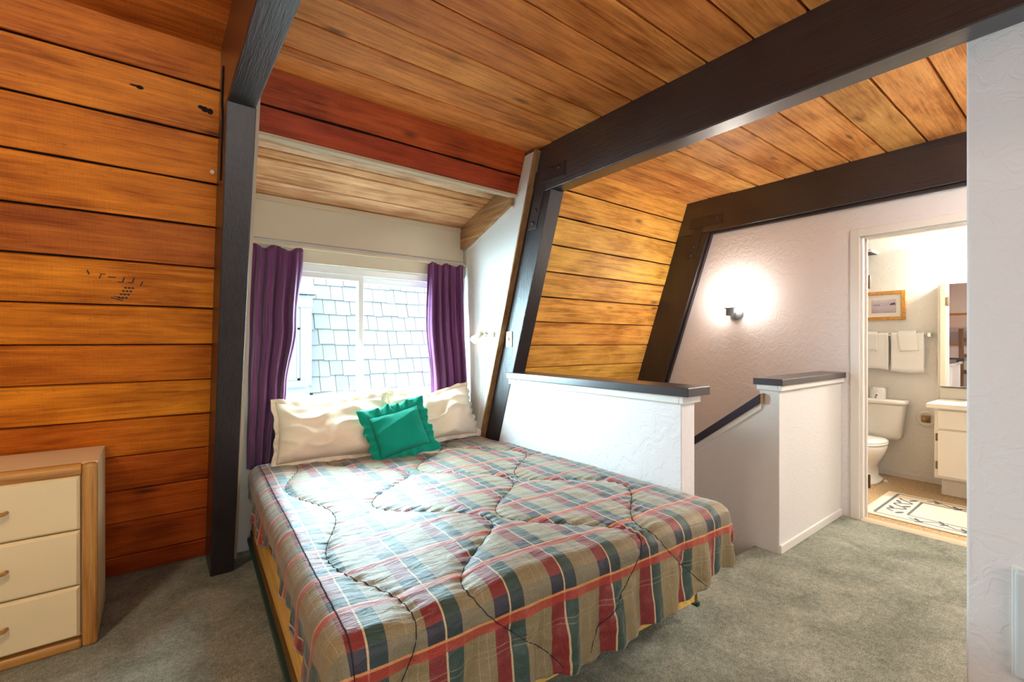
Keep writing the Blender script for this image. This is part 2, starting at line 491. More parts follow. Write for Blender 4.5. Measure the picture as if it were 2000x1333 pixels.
# split, worn edge of the near post on its plank side
crk = MB().tube([(0.222, 2.31, 2.46), (0.2215, 2.36, 2.32), (0.222, 2.335, 2.25), (0.222, 2.42, 2.0)], 0.004, 6)
put('crack', MB().add([tuple(Vector(p) - Vector((BL[0], yp(0), 0))) for p in crk.v], crk.f), M['backing'], b1)

# ------------------------------------------------------------------ dormer alcove
XC = 1.985
def zc_d(y): return 2.2 + 0.3 * (YW - y)
# right cheek: white board, its slanted front edge trimmed with tan wood
ck = MB().prism_x([(ys(0) - 0.13, 0), (ys(ZC) - 0.10, ZC - 0.03), (ys(ZC), ZC - 0.03), (ys(2.35), 2.35), (YW + 0.02, 2.35), (YW + 0.02, 0)], XC, BM[0])
w1 = put('wall_cheek_right', ck, M['plaster_fine']); tag(w1, 'white side wall of the window alcove beside the clip lamp', 'wall', kind='structure')
fr = MB().prism_x([(ys(0) - 0.142, 0), (ys(ZC) - 0.112, ZC - 0.02), (ys(ZC) - 0.098, ZC - 0.02), (ys(0) - 0.128, 0)], XC - 0.002, BM[0] + 0.002)
put('edge_strip', fr, M['trim_tan'], w1, bevel=0.002)
lc = MB().prism_x([(ys(0) - 0.14, 0), (ys(ZC) - 0.14, ZC - 0.03), (ys(ZC), ZC - 0.03), (ys(2.35), 2.35), (YW + 0.02, 2.35), (YW + 0.02, 0)], BL[1], BL[1] + 0.035)
w2 = put('wall_cheek_left', lc, M['trim_cream']); tag(w2, 'narrow cream edge of the alcove wall beside the dark post', 'wall', kind='structure')
# window wall with opening
WX0, WX1, WZ0, WZ1 = 0.52, 1.925, 0.84, 1.81
ww = MB()
ww.box(BL[1], YW, 0, WX0, YW + 0.12, 2.35); ww.box(WX1, YW, 0, BM[0], YW + 0.12, 2.35)
ww.box(WX0, YW, 0, WX1, YW + 0.12, WZ0); ww.box(WX0, YW, WZ1, WX1, YW + 0.12, 2.35)
w3 = put('wall_window', ww, M['plaster_fine']); tag(w3, 'white alcove wall around the sliding window', 'wall', kind='structure')
put('header_board', box(BL[1] + 0.035, YW - 0.018, 1.93, XC - 0.012, YW, 2.185), M['header'], w3, bevel=0.003)
put('header_trim', box(BL[1] + 0.035, YW - 0.03, 2.165, XC - 0.04, YW, 2.20), M['trim_cream'], w3, bevel=0.004)
put('valance_board', box(BL[1] + 0.035, YW - 0.022, 1.80, XC - 0.002, YW, 1.905), M['header'], w3, bevel=0.003)
# sloping plank ceiling of the alcove
nd = sqrt(1 + 0.09); AD = atan2(0.3 / nd, -1 / nd)
dc = put('ceiling_dormer', MB().prism_x([(YW + 0.05, zc_d(YW + 0.05) + 0.028), (2.60, zc_d(2.60) + 0.028), (2.60, zc_d(2.60) + 0.1), (YW + 0.05, zc_d(YW + 0.05) + 0.1)], BL[1], BM[0]), M['backing'])
tag(dc, 'sloping plank ceiling of the window alcove', 'ceiling', kind='structure')
boards(dc, (BL[1] + 0.02, YW, 2.2), AD, XC - BL[1] - 0.02, [0.0, 0.165 * nd, 0.365 * nd, 0.44 * nd, 0.52 * nd, 0.66 * nd], [(0.66, 0.36, 0.19, 1), (0.68, 0.36, 0.17, 1), (0.62, 0.31, 0.13, 1), (0.72, 0.46, 0.28, 1), (0.60, 0.30, 0.13, 1)], 7)
# rafter board on the cheek
rf = MB().prism_x([(YW - 0.002, zc_d(YW) - 0.005), (2.56, zc_d(2.56) - 0.005), (2.56, 2.235), (YW - 0.08, 2.03), (YW - 0.002, 2.03)], XC - 0.04, XC)
put('rafter', rf, M['rafter'], dc, bevel=0.003)
# thin white caulk edge under rafter
put('caulk_strip', MB().prism_x([(YW - 0.08, 2.030), (2.56, 2.235), (2.56, 2.220), (YW - 0.08, 2.012)], XC - 0.014, XC), M['white_paint'], dc)

# sliding window
wn = empty('window_1', ((WX0 + WX1) / 2, YW + 0.06, WZ0)); tag(wn, 'white vinyl sliding window behind the pillows', 'window', kind='structure')
def wput(name, mb, mat, parent=wn, bevel=0.003):
    base = Vector(wn.location)
    mb.v = [tuple(Vector(p) - base) for p in mb.v]
    return put(name, mb, mat, parent, bevel=bevel)
fy0, fy1 = YW + 0.01, YW + 0.10
fm = MB(); T = 0.045
fm.box(WX0, fy0, WZ0, WX0 + T, fy1, WZ1); fm.box(WX1 - T, fy0, WZ0, WX1, fy1, WZ1)
fm.box(WX0 + T, fy0, WZ0, WX1 - T, fy1, WZ0 + T); fm.box(WX0 + T, fy0, WZ1 - 0.062, WX1 - T, fy1, WZ1)
wput('window_frame', fm, M['vinyl'])
def sash(x0, x1, y0, y1, t):
    z0, z1 = WZ0 + T, WZ1 - 0.062
    m = MB()
    m.box(x0, y0, z0, x0 + t, y1, z1); m.box(x1 - t, y0, z0, x1, y1, z1)
    m.box(x0 + t, y0, z0, x1 - t, y1, z0 + t); m.box(x0 + t, y0, z1 - t, x1 - t, y1, z1)
    return m, (x0 + t, x1 - t, z0 + t, z1 - t)
m, g = sash(WX0 + T, 1.165, YW + 0.02, YW + 0.05, 0.036)
s1 = wput('sash', m, M['vinyl'])
p = box(g[0], YW + 0.033, g[2], g[1], YW + 0.038, g[3]); wput('pane', p, M['glass'], s1, 0)
s1.children[0].parent = s1
lk = MB().box(1.128, YW + 0.005, 1.20, 1.142, YW + 0.02, 1.29); wput('latch', lk, M['vinyl'], s1, 0.004)
m, g = sash(1.135, WX1 - T, YW + 0.055, YW + 0.09, 0.045)
s2 = wput('sash', m, M['vinyl'])
p = box(g[0], YW + 0.070, g[2], g[1], YW + 0.075, g[3]); wput('pane', p, M['glass'], s2, 0)
wput('window_sill', box(WX0 - 0.03, YW - 0.03, WZ0 - 0.025, WX1 + 0.03, YW + 0.02, WZ0), M['white_paint'])

# ------------------------------------------------------------------ half walls and rails
hw = put('wall_bedside', box(2.034, 1.283, 0, 2.15, 2.98, 1.0), M['plaster'], bevel=0.004); tag(hw, 'white half wall along the bed with a slate cap', 'half wall', kind='structure')
put('cap', MB().prism_z([(1.992, 1.222), (2.19, 1.222), (2.19, 2.66), (1.992, 2.66)], 1.016, 1.060), M['cap'], hw, bevel=0.004)
ct = MB().box(2.014, 1.262, 0.978, 2.17, 1.285, 1.016); ct.box(2.014, 1.285, 0.978, 2.036, 2.66, 1.016)
put('cap_trim', ct, M['white_paint'], hw, bevel=0.003)
NX = 2.972
nw = put('wall_newel', box(NX, 1.22, -0.3, XE, 1.335, 1.0), M['plaster_fine'], bevel=0.004); tag(nw, 'short white half wall by the bathroom door with a slate cap', 'half wall', kind='structure')
put('cap', MB().prism_z([(2.936, 1.188), (XE - 0.002, 1.188), (XE - 0.002, 1.36), (2.936, 1.36)], 1.018, 1.058), M['cap'], nw, bevel=0.004)
ct = MB().box(2.953, 1.20, 0.985, XE - 0.002, 1.222, 1.018); ct.box(2.953, 1.222, 0.985, 2.974, 1.345, 1.018)
put('cap_trim', ct, M['white_paint'], nw, bevel=0.003)
put('baseboard', box(NX + 0.002, 1.208, 0.0, XE - 0.02, 1.222, 0.052), M['white_paint'], nw, bevel=0.004)
SL = 0.762
def rz(y): return 0.885 - SL * (y - 1.334)
rw = put('wall_stairrail', MB().prism_x([(1.33, -1.6), (1.33, rz(1.33)), (3.25, rz(3.25)), (3.25, -1.6)], NX + 0.001, NX + 0.10), M['plaster_fine']); tag(rw, 'white sloping stair wall under the navy handrail', 'half wall', kind='structure')
put('handrail', MB().prism_x([(1.318, rz(1.318) + 0.010), (1.318, rz(1.318) + 0.066), (2.6, rz(2.6) + 0.066), (2.6, rz(2.6) + 0.010)], NX - 0.03, NX + 0.12), M['rail'], rw, bevel=0.003)
put('rail_end', MB().prism_x([(1.302, rz(1.318) + 0.004), (1.302, rz(1.318) + 0.066), (1.318, rz(1.318) + 0.066), (1.318, rz(1.318) + 0.004)], NX - 0.03, NX + 0.0), M['trim_tan'], rw, bevel=0.002)
put('rail_trim', MB().prism_x([(1.325, rz(1.325) - 0.030), (1.325, rz(1.325) + 0.010), (2.6, rz(2.6) + 0.010), (2.6, rz(2.6) - 0.030)], NX - 0.014, NX + 0.002), M['white_paint'], rw, bevel=0.002)

# ------------------------------------------------------------------ end wall with bathroom door opening
DY0, DY1, DZ = 0.335, 1.10, 2.035
ew = MB()
ew.box(XE, DY1 + 0.012, -1.6, XE + 0.11, 3.9, ZC + 0.02); ew.box(XE, -2.3, -0.2, XE + 0.11, DY0 - 0.012, ZC + 0.02); ew.box(XE, DY0 - 0.012, DZ + 0.012, XE + 0.11, DY1 + 0.012, ZC + 0.02)
we = put('wall_end', ew, M['plaster']); tag(we, 'textured white plaster wall holding the globe sconce', 'wall', kind='structure')
dr = empty('door_1', (XE, (DY0 + DY1) / 2, 0)); tag(dr, 'white cased doorway to the bathroom with its door swung inward', 'door', kind='structure')
def dput(name, mb, mat, parent=None, bevel=0.003):
    base = Vector(dr.location); mb.v = [tuple(Vector(p) - base) for p in mb.v]
    return put(name, mb, mat, parent or dr, bevel=bevel)
cs = MB()
cs.prism_z([(XE - 0.018, DY1 + 0.004), (XE - 0.010, DY1 + 0.062), (XE + 0.001, DY1 + 0.062), (XE + 0.001, DY1 + 0.004)], 0, DZ + 0.06)
dput('casing', cs, M['white_paint'])
dput('casing', MB().prism_z([(XE - 0.018, DY0 - 0.004), (XE - 0.010, DY0 - 0.062), (XE + 0.001, DY0 - 0.062), (XE + 0.001, DY0 - 0.004)], 0, DZ + 0.06), M['white_paint'])
dput('casing', MB().prism_y([(XE - 0.018, DZ + 0.004), (XE - 0.010, DZ + 0.06), (XE + 0.001, DZ + 0.06), (XE + 0.001, DZ + 0.004)], DY0 - 0.004, DY1 + 0.004), M['white_paint'])
dput('jamb', box(XE, DY1 - 0.012, 0, XE + 0.11, DY1 + 0.012, DZ + 0.012), M['white_paint'])
dput('jamb', box(XE, DY0 - 0.012, 0, XE + 0.11, DY0 + 0.008, DZ + 0.012), M['white_paint'])
dput('jamb', box(XE, DY0, DZ - 0.008, XE + 0.11, DY1, DZ + 0.012), M['white_paint'])
dput('door_stop', box(XE + 0.05, DY1 - 0.024, 0, XE + 0.068, DY1 - 0.012, DZ), M['white_paint'])
dput('threshold', MB().prism_y([(XE - 0.02, 0), (XE + 0.0, 0.012), (XE + 0.05, 0.012), (XE + 0.07, 0.0)], DY0, DY1), M['trim_cream'])
# leaf, hinged on the far jamb and opened past the line of sight
ang = math.radians(22)
hx, hy = XE + 0.105, DY1 - 0.006
def leafpt(u, w): return (hx + u * cos(ang) - w * sin(ang), hy + u * sin(ang) + w * cos(ang))
lf = MB().prism_z([leafpt(0.008, 0.0), leafpt(0.74, 0.0), leafpt(0.74, 0.036), leafpt(0.008, 0.036)], 0.012, DZ - 0.01)
dl = dput('door_leaf', lf, M['trim_cream'])
for z in (0.26, 1.72):
    hg = MB().box(hx - 0.012, hy - 0.012, z - 0.045, hx + 0.012, hy + 0.006, z + 0.045); hg.tube([(hx + 0.004, hy - 0.016, z - 0.05), (hx + 0.004, hy - 0.016, z + 0.05)], 0.007, 8)
    dput('hinge', hg, M['brass'])

# ------------------------------------------------------------------ right wall, walls behind the camera
XR = 2.15
wr = put('wall_right', box(XR, -2.3, 0, XR + 0.11, 0.296, ZC + 0.01), M['plaster'], bevel=0.006); tag(wr, 'textured white wall end close to the camera under the long beam', 'wall', kind='structure')
hb = empty('wall_panel', (XR, -0.03, 0.232)); tag(hb, 'pale grey panel low on the near white wall', 'wall panel')
put('cover', box(-0.032, -0.22, 0.0, 0.0, 0.214, 0.333), plain('panel_enamel', rgb(200, 206, 210), 0.35), hb, bevel=0.008, seg=3)
put('rim', box(-0.006, -0.228, -0.008, 0.0, 0.222, 0.341), M['white_paint'], hb, bevel=0.002)
bk = MB()
bk.box(-2.6, -2.42, 0, XR, -2.3, ZC + 0.03)
o = put('wall_back', bk, M['plaster']); tag(o, 'solid white wall behind the camera', 'wall', kind='structure')
o = put('wall_hall', box(XR + 0.11, -2.42, 0, XE, -2.3, ZC + 0.03), M['plaster']); tag(o, 'white wall closing the hall behind the near wall', 'wall', kind='structure')
o = put('wall_side', box(-2.72, -2.42, 0, -2.6, 3.7, ZC + 0.03), M['plaster']); tag(o, 'white wall beyond the dresser reflected in the mirror', 'wall', kind='structure')

# ------------------------------------------------------------------ bathroom shell
XB = 5.574
bf = NT('speckled_vinyl'); co = bf.coord(); nn = bf.noise(co, 60, 4, 0.7)
M['bathfloor'] = bf.fin(bf.ramp(nn, [(0.35, rgb(142, 112, 76)), (0.5, rgb(182, 152, 110)), (0.65, rgb(206, 180, 142))]), 0.45)
M['bathwall'] = plaster('bathroom_plaster', rgb(232, 228, 220), 18, 0.35)
o = put('floor_bathroom', box(XE + 0.06, -1.2, -0.2, XB + 0.1, 2.6, 0.0), M['bathfloor']); tag(o, 'speckled tan vinyl floor of the bathroom', 'floor', kind='structure')
o = put('wall_bathroom', box(XB, -1.2, 0, XB + 0.1, 2.6, 2.25), M['bathwall']); tag(o, 'white bathroom wall behind the toilet and towels', 'wall', kind='structure')
o = put('wall_bathroom_near', box(XE + 0.11, -1.3, 0, XB, -1.2, 2.25), M['bathwall']); tag(o, 'white bathroom side wall hidden past the vanity', 'wall', kind='structure')
o = put('wall_bathroom_far', box(XE + 0.11, 2.6, 0, XB, 2.7, 2.25), M['bathwall']); tag(o, 'white bathroom side wall hidden past the toilet', 'wall', kind='structure')
o = put('ceiling_bathroom', box(XE + 0.11, -1.3, 2.16, XB + 0.1, 2.7, 2.26), M['white_paint']); tag(o, 'low white bathroom ceiling', 'ceiling', kind='structure')
o = put('baseboard_bathroom', box(XB - 0.014, 0.2, 0, XB, 2.6, 0.045), M['white_paint'], bevel=0.003); tag(o, 'thin white baseboard under the bathroom wall', 'baseboard', kind='structure')

# ------------------------------------------------------------------ dresser
DX0, DX1, DYF, DYB, DH = -0.86, -0.203, 2.621, 3.03, 0.77
M['cream'] = plain('cream_lacquer', rgb(232, 212, 168), 0.32, 0.4)
M['oak'] = fine_wood('honey_oak', rgb(150, 98, 40), rgb(206, 152, 78), 'x', 0.38)
M['oak_z'] = fine_wood('honey_oak_upright', rgb(150, 98, 40), rgb(206, 152, 78), 'z', 0.38)
ds = empty('dresser', ((DX0 + DX1) / 2, (DYF + DYB) / 2, 0)); tag(ds, 'cream three drawer chest with honey oak edges', 'dresser')
base = Vector(ds.location)
def fput(name, mb, mat, parent=ds, bevel=0.004, seg=2, smooth=False):
    mb.v = [tuple(Vector(p) - base) for p in mb.v]
    return put(name, mb, mat, parent, bevel=bevel, seg=seg, smooth=smooth)
# body stays below the leaning wall: its back leans with the planks
body = MB().prism_x([(DYF + 0.035, 0.01), (DYB + 0.0, 0.01), (DYB, DH), (DYF + 0.035, DH)], DX0, DX1 - 0.002)
fput('body', body, plain('cream_top_paint', rgb(230, 212, 172), 0.65, 0.2))
E1 = 0.05
fput('frame_rail', MB().prism_x([(DYF + 0.006, DH - E1), (DYF, DH - E1 + 0.012), (DYF, DH - 0.014), (DYF + 0.014, DH), (DYF + 0.04, DH), (DYF + 0.04, DH - E1)], DX0 + E1, DX1 - E1 + 0.0), M['oak'], bevel=0.006, seg=3)
fput('frame_rail', MB().prism_x([(DYF, 0.0), (DYF, 0.040), (DYF + 0.04, 0.046), (DYF + 0.04, 0.0)], DX0 + E1, DX1 - E1), M['oak'], bevel=0.01, seg=3)
for (xa, xb) in ((DX1 - E1, DX1), (DX0, DX0 + E1)):
    fput('frame_stile', MB().box(xa, DYF, 0.0, xb, DYF + 0.04, DH), M['oak_z'], bevel=0.014, seg=3)
zz = [0.052, 0.262, 0.266, 0.493, 0.497, 0.722]
for k in range(3):
    z0, z1 = zz[2 * k], zz[2 * k + 1]
    xa, xb = DX0 + E1 + 0.004, DX1 - E1 - 0.004
    c = 0.010
    d = MB()
    d.loft([[(xa, DYF + 0.05, z0), (xb, DYF + 0.05, z0), (xb, DYF + 0.05, z1), (xa, DYF + 0.05, z1)],
            [(xa, DYF + 0.010, z0), (xb, DYF + 0.010, z0), (xb, DYF + 0.010, z1), (xa, DYF + 0.010, z1)],
            [(xa + c, DYF - 0.004, z0 + c), (xb - c, DYF - 0.004, z0 + c), (xb - c, DYF - 0.004, z1 - c), (xa + c, DYF - 0.004, z1 - c)]])
    dw = fput('drawer', d, M['cream'], bevel=0.0015)
    xm = (xa + xb) / 2; zm = (z0 + z1) / 2 + 0.006
    hd = MB().tube([(xm - 0.066, DYF - 0.002, zm), (xm - 0.060, DYF - 0.024, zm), (xm - 0.045, DYF - 0.031, zm), (xm + 0.045, DYF - 0.031, zm), (xm + 0.060, DYF - 0.024, zm), (xm + 0.066, DYF - 0.002, zm)], [0.007, 0.0075, 0.008, 0.008, 0.0075, 0.007], 8)
    fput('handle', hd, M['oak'], dw, bevel=0, smooth=True)

# ------------------------------------------------------------------ bed: turned three degrees from the wall
BA = math.radians(3.0); BO = Vector((0.335, 1.22, 0)); BW = 1.60; BLN = 1.93
def bw(a, b, z): return Vector((BO.x + a * cos(BA) + b * sin(BA), BO.y - a * sin(BA) + b * cos(BA), z))
bed = empty('bed_platform', BO, (0, 0, -BA)); tag(bed, 'plywood platform bed base with a dark green edge', 'bed base')
M['ply'] = fine_wood('yellow_plywood', rgb(196, 150, 62), rgb(232, 192, 104), 'y', 0.5)
M['green_edge'] = plain('dark_green_paint', rgb(28, 62, 56), 0.4)
M['brown_edge'] = fine_wood('brown_frame_wood', rgb(70, 48, 22), rgb(112, 80, 38), 'y', 0.5)
put('side_panel', box(0.012, 0.02, 0.14, 0.03, BLN, 0.352), M['ply'], bed, bevel=0.002)
put('side_panel', box(BW - 0.03, 0.02, 0.14, BW - 0.012, BLN, 0.352), M['ply'], bed, bevel=0.002)
put('foot_panel', box(0.012, 0.0, 0.115, BW - 0.012, 0.02, 0.352), M['ply'], bed, bevel=0.002)
put('head_panel', box(0.012, BLN, 0.115, BW - 0.012, BLN + 0.018, 0.352), M['ply'], bed, bevel=0.002)
put('side_rail', box(0.004, 0.0, 0.105, 0.03, BLN, 0.150), M['brown_edge'], bed, bevel=0.003)
put('side_rail', box(BW - 0.03, 0.0, 0.105, BW - 0.004, BLN, 0.150), M['brown_edge'], bed, bevel=0.003)
put('edge_strip', box(-0.012, -0.004, 0.085, 0.010, BLN, 0.108), M['green_edge'], bed, bevel=0.004)
put('edge_strip', box(BW - 0.010, -0.004, 0.085, BW + 0.012, BLN, 0.108), M['green_edge'], bed, bevel=0.004)
put('deck', box(0.012, 0.012, 0.335, BW - 0.012, BLN, 0.355), M['ply'], bed)
put('bottom_board', box(0.012, 0.012, 0.105, BW - 0.012, BLN, 0.118), M['ply'], bed)
for (a, b) in ((0.055, BLN - 0.12), (0.30, 0.30), (BW - 0.06, BLN - 0.12), (BW - 0.3, 0.30)):
    put('foot', MB().lathe([(0.012, 0.0), (0.030, 0.008), (0.038, 0.035), (0.030, 0.062), (0.016, 0.072), (0.020, 0.106)], 14), M['trim_cream'], bed, smooth=True, loc=(a, b, 0))
M['mattress'] = fabric('mattress_ticking', rgb(225, 222, 215))
mt = put('mattress', box(0.04, -0.02, 0.356, BW - 0.02, 1.90, 0.505), M['mattress'], None, bevel=0.05, seg=4, loc=BO, rot=(0, 0, -BA)); tag(mt, 'white mattress lying under the plaid comforter', 'mattress')

# ---- plaid comforter
def plaid():
    t = NT('plaid_cotton')
    uv = t.n('ShaderNodeUVMap'); uv.uv_map = 'cloth'
    sp = t.n('ShaderNodeSeparateXYZ'); t.l(uv.outputs[0], sp.inputs[0])
    s = t.math('FRACT', t.math('DIVIDE', t.math('ADD', sp.outputs[0], 4 * 0.212 - 0.028), 0.212))
    q = t.math('FRACT', t.math('DIVIDE', t.math('ADD', sp.outputs[1], 6 * 0.215 - 0.060), 0.215))
    tan_ = rgb(134, 118, 84); red = rgb(122, 36, 34); grn = rgb(46, 68, 60); crm = rgb(190, 168, 132)
    nav = rgb(40, 38, 50); dgr = rgb(34, 50, 52)
    warp = t.ramp(s, [(0.0, red), (0.235, crm), (0.262, grn), (0.49, tan_), (0.735, rgb(154, 138, 104)), (0.75, tan_), (0.86, rgb(154, 138, 104)), (0.875, tan_)], 'CONSTANT')
    slate = t.ramp(s, [(0.0, nav), (0.235, crm), (0.262, dgr), (0.49, rgb(122, 112, 88))], 'CONSTANT')
    m_sl = t.ramp(q, [(0.0, G(0)), (0.022, G(1)), (0.26, G(0))], 'CONSTANT')
    inner = t.math('GREATER_THAN', sp.outputs[1], -0.30)
    c = t.mix(t.math('MULTIPLY', m_sl, inner), warp, slate)
    m_or = t.ramp(q, [(0.0, G(0)), (0.862, G(1)), (0.985, G(0))], 'CONSTANT')
    c = t.mix(t.math('MULTIPLY', t.math('MULTIPLY', m_or, 0.8), inner), c, rgb(168, 50, 30))
    m_ln = t.ramp(q, [(0.0, G(1)), (0.018, G(0)), (0.982, G(1))], 'CONSTANT')
    c = t.mix(t.math('MULTIPLY', t.math('MULTIPLY', m_ln, 0.8), inner), c, rgb(216, 150, 90))
    m_f = t.ramp(q, [(0.0, G(0)), (0.54, G(1)), (0.555, G(0)), (0.62, G(1)), (0.634, G(0))], 'CONSTANT')
    c = t.mix(t.math('MULTIPLY', m_f, 0.25), c, crm)
    co = t.coord()
    w = t.noise(co, 330, 3, 0.7)
    c = t.mix(1.0, c, t.ramp(w, [(0.3, G(0.62)), (0.7, G(1.25))]), 'MULTIPLY')
    wr_ = t.noise(t.coord('Object', (9, 34, 9)), 1.6, 4, 0.6, 1.0)
    nr = t.bump(t.math('ADD', t.math('MULTIPLY', wr_, 1.0), t.math('MULTIPLY', w, 0.12)), 0.55, 0.010)
    return t.fin(c, 0.5, nr, **{'Specular IOR Level': 0.5, 'Sheen Weight': 0.45, 'Sheen Roughness': 0.35})
M['plaid'] = plaid()

R_ = 0.07; ZT = 0.552
AL = 0.055; BFO = -0.03
def aR(b): return (2.012 - 0.045 * sstep(b, 1.45, 1.72) - BO.x - sin(BA) * b) / cos(BA) - 0.012
SEAMA = [0.16, 0.56, 0.96, 1.36]
def seam_a(i, t):
    return SEAMA[i] + 0.17 * sin(2 * pi * (t + 0.25) / 0.86 + (pi if i % 2 else 0)) * (0.35 if i == 0 else 1.0)
def seam_d(s, t):
    d = min(abs(s - seam_a(i, t)) for i in range(4))
    return d
def arc(L, flare):
    q = R_ * pi / 2
    if L < q:
        return R_ * sin(L / R_), R_ * (1 - cos(L / R_))
    e = L - q
    return R_ + flare * e, R_ + e * sqrt(max(0.05, 1 - flare * flare))
def cloth(s, t, bumpy=True):
    ar = aR(t)
    a = min(max(s, AL), ar); b = max(t, BFO)
    ox = (AL - s) if s < AL else (s - ar if s > ar else 0.0)
    sx = -1 if s < AL else 1
    oy = max(BFO - t, 0.0)
    x, y, z = a, b, ZT
    tuck = 0.0
    if s > ar and t > 0.02:                                     # along the half wall the edge is tucked straight down
        tuck = sstep(t, -0.02, 0.10)
    LE = sqrt(ox * ox + oy * oy); L = (ox ** 3.5 + oy ** 3.5) ** (1 / 3.5) if LE > 0 else 0.0
    n1 = noise.noise((s * 3.1, t * 3.1, 1.7))
    if L > 0:
        corner = min(ox, oy) / (max(ox, oy) + 1e-6)
        flare = 0.06 + 0.10 * n1
        if sx > 0: flare += 0.10 * corner - 0.25 * sstep(L, 0.15, 0.40) * min(1, ox * 8)
        else: flare += 0.25 * corner
        h, dr_ = arc(L, min(flare, 0.8))
        # hanging folds
        tang = (t if ox > oy else s)
        amp = 0.014 * sstep(L, 0.08, 0.30) + 0.03 * corner * sstep(L, 0.12, 0.4)
        h += amp * (sin(tang * 27 + 2.3 * n1 + (atan2(oy, ox + 1e-6) * 6 if corner > 0 else 0)) + 0.6 * sin(tang * 61 + 4 * n1))
        dx, dy = sx * ox / LE, -oy / LE
        h2 = h * (1 - tuck) + min(h, 0.010) * tuck
        x += dx * h2; y += dy * h2; z -= dr_
    if bumpy:
        d = seam_d(s, t)
        puff = 0.012 * (1 - exp(-d / 0.035)) - 0.008
        wr1 = noise.noise((s * 9, t * 30, 0.3)) * 0.0035 + noise.noise((s * 26, t * 11, 5.3)) * 0.0025
        near = exp(-d / 0.05) * 0.0035 * sin(t * 150 + 6 * n1)
        soft = noise.noise((s * 2.4, t * 2.0, 9.0)) * 0.010
        k = 1.0 if L == 0 else max(0.3, 1 - L * 4)
        e = puff + wr1 + near
        z += (e + soft) * k
        if L > 0:
            e2 = e * (1 - k) * (1 - tuck)
            x += dx * e2; y += dy * e2
    return Vector((x, y, z))
S0, S1, T0, T1 = AL - 0.195, 1.685 + 0.26, BFO - 0.372, 1.845
NS, NTT = 220, 245
def hem(s, t):
    return s, t
cv, cuv = [], []
for j in range(NTT + 1):
    for i in range(NS + 1):
        s = S0 + (S1 - S0) * i / NS; t = T0 + (T1 - T0) * j / NTT
        if t < BFO: t = BFO + (t - BFO) * (1 - 0.20 * sstep(s, 1.25, 1.65) + 0.03 * sin(s * 9))
        # wavy hem on the open side
        if s < AL: s = AL + (s - AL) * (1 + 0.22 * sin(t * 5.2 + 0.9) + 0.10 * sin(t * 13))
        lim = aR(t) + 0.10 + 0.16 * (1 - sstep(t, -0.10, 0.06))
        if s > aR(t): s = min(s, lim) if s < lim else lim + (s - lim) * 0.0005
        cv.append(tuple(cloth(s, t))); cuv.append((s, t))
cf = []
for j in range(NTT):
    for i in range(NS):
        a0 = j * (NS + 1) + i
        cf.append((a0, a0 + 1, a0 + NS + 2, a0 + NS + 1))
cme = bpy.data.meshes.new('comforter'); cme.from_pydata(cv, [], cf)
ul = cme.uv_layers.new(name='cloth')
for lp in cme.loops: ul.data[lp.index].uv = cuv[lp.vertex_index]
comf = put('comforter', cme, M['plaid'], None, smooth=True, loc=BO, rot=(0, 0, -BA)); tag(comf, 'quilted plaid comforter in red, green and tan on the bed', 'comforter')
sd = comf.modifiers.new('thick', 'SOLIDIFY'); sd.thickness = 0.018; sd.offset = -1
M['thread'] = plain('dark_quilting_thread', rgb(26, 24, 34), 0.8)
for i in range(4):
    pts = []
    for k in range(150):
        t = T0 + 0.02 + (T1 - T0 - 0.03) * k / 149
        sa = seam_a(i, t)
        if t < BFO and t < BFO + (T0 - BFO) * (1 - 0.20 * sstep(sa, 1.25, 1.65) + 0.03 * sin(sa * 9)) + 0.012: continue
        pts.append(cloth(seam_a(i, t), t) + Vector((0, -0.0008 if t < BFO else 0, 0.0012)))
    put('stitching', MB().tube(pts, 0.0017, 5), M['thread'], comf)
# stitched line along the open long edge
pts = [cloth(AL - 0.012, T0 + 0.02 + (T1 - T0 - 0.03) * k / 149) + Vector((-0.001, 0, 0.0012)) for k in range(150)]
put('stitching', MB().tube(pts, 0.0018, 5), M['thread'], comf)

# ------------------------------------------------------------------ pillows
def edge_sag(u, v, w, seed):
    return 0.030 * (1 - u * u) * max(v, 0) * (1 + 0.6 * sin(3 * u + seed)) if w > 0.5 else 0.0
def pillow_mesh(w, h, th, seed, wrinkle=0.012, n=56, pinch=0.07, sag=0.0):
    vs = []; idx = {}
    fs = []
    def P(i, j, side):
        u = -1 + 2 * i / n; v = -1 + 2 * j / n
        x = 0.5 * w * u * (1 - pinch * (1 - v * v) * abs(u) ** 3); y = 0.5 * h * v * (1 - pinch * (1 - u * u) * abs(v) ** 3)
        f = max(0.0, (1 - abs(u) ** 2.6) * (1 - abs(v) ** 2.6)) ** 0.5
        y -= edge_sag(u, v, w, seed)
        z = th * 0.5 * f * (1 - 0.22 * v + sag * u)
        fold = (1 - abs(noise.noise((x * 4.5 - y * 3.5 + seed, x * 2.0 + y * 9.0, seed)))) ** 3
        wv = wrinkle * f ** 0.5 * (0.9 * fold - 0.45 + 0.9 * noise.noise((x * 4 + seed, y * 5 - x * 5, seed)) + 0.25 * noise.noise((x * 13 - y * 8, y * 13 + seed, 2 * seed)) - 0.5 * abs(noise.noise((x * 5 + y * 7, y * 4 - seed, 3.3))))
        return (x, y, side * (z + wv))
    for side in (1, -1):
        for j in range(n + 1):
            for i in range(n + 1):
                edge = i in (0, n) or j in (0, n)
                key = (i, j, 0 if edge else side)
                if key not in idx:
                    idx[key] = len(vs)
                    p = P(i, j, side)
                    vs.append((p[0], p[1], 0.0) if edge else p)
    for side in (1, -1):
        for j in range(n):
            for i in range(n):
                q = []
                for (a, b) in ((i, j), (i + 1, j), (i + 1, j + 1), (i, j + 1)):
                    e = a in (0, n) or b in (0, n)
                    q.append(idx[(a, b, 0 if e else side)])
                fs.append(tuple(q) if side == 1 else tuple(reversed(q)))
    mb = MB(); mb.add(vs, fs)
    return mb
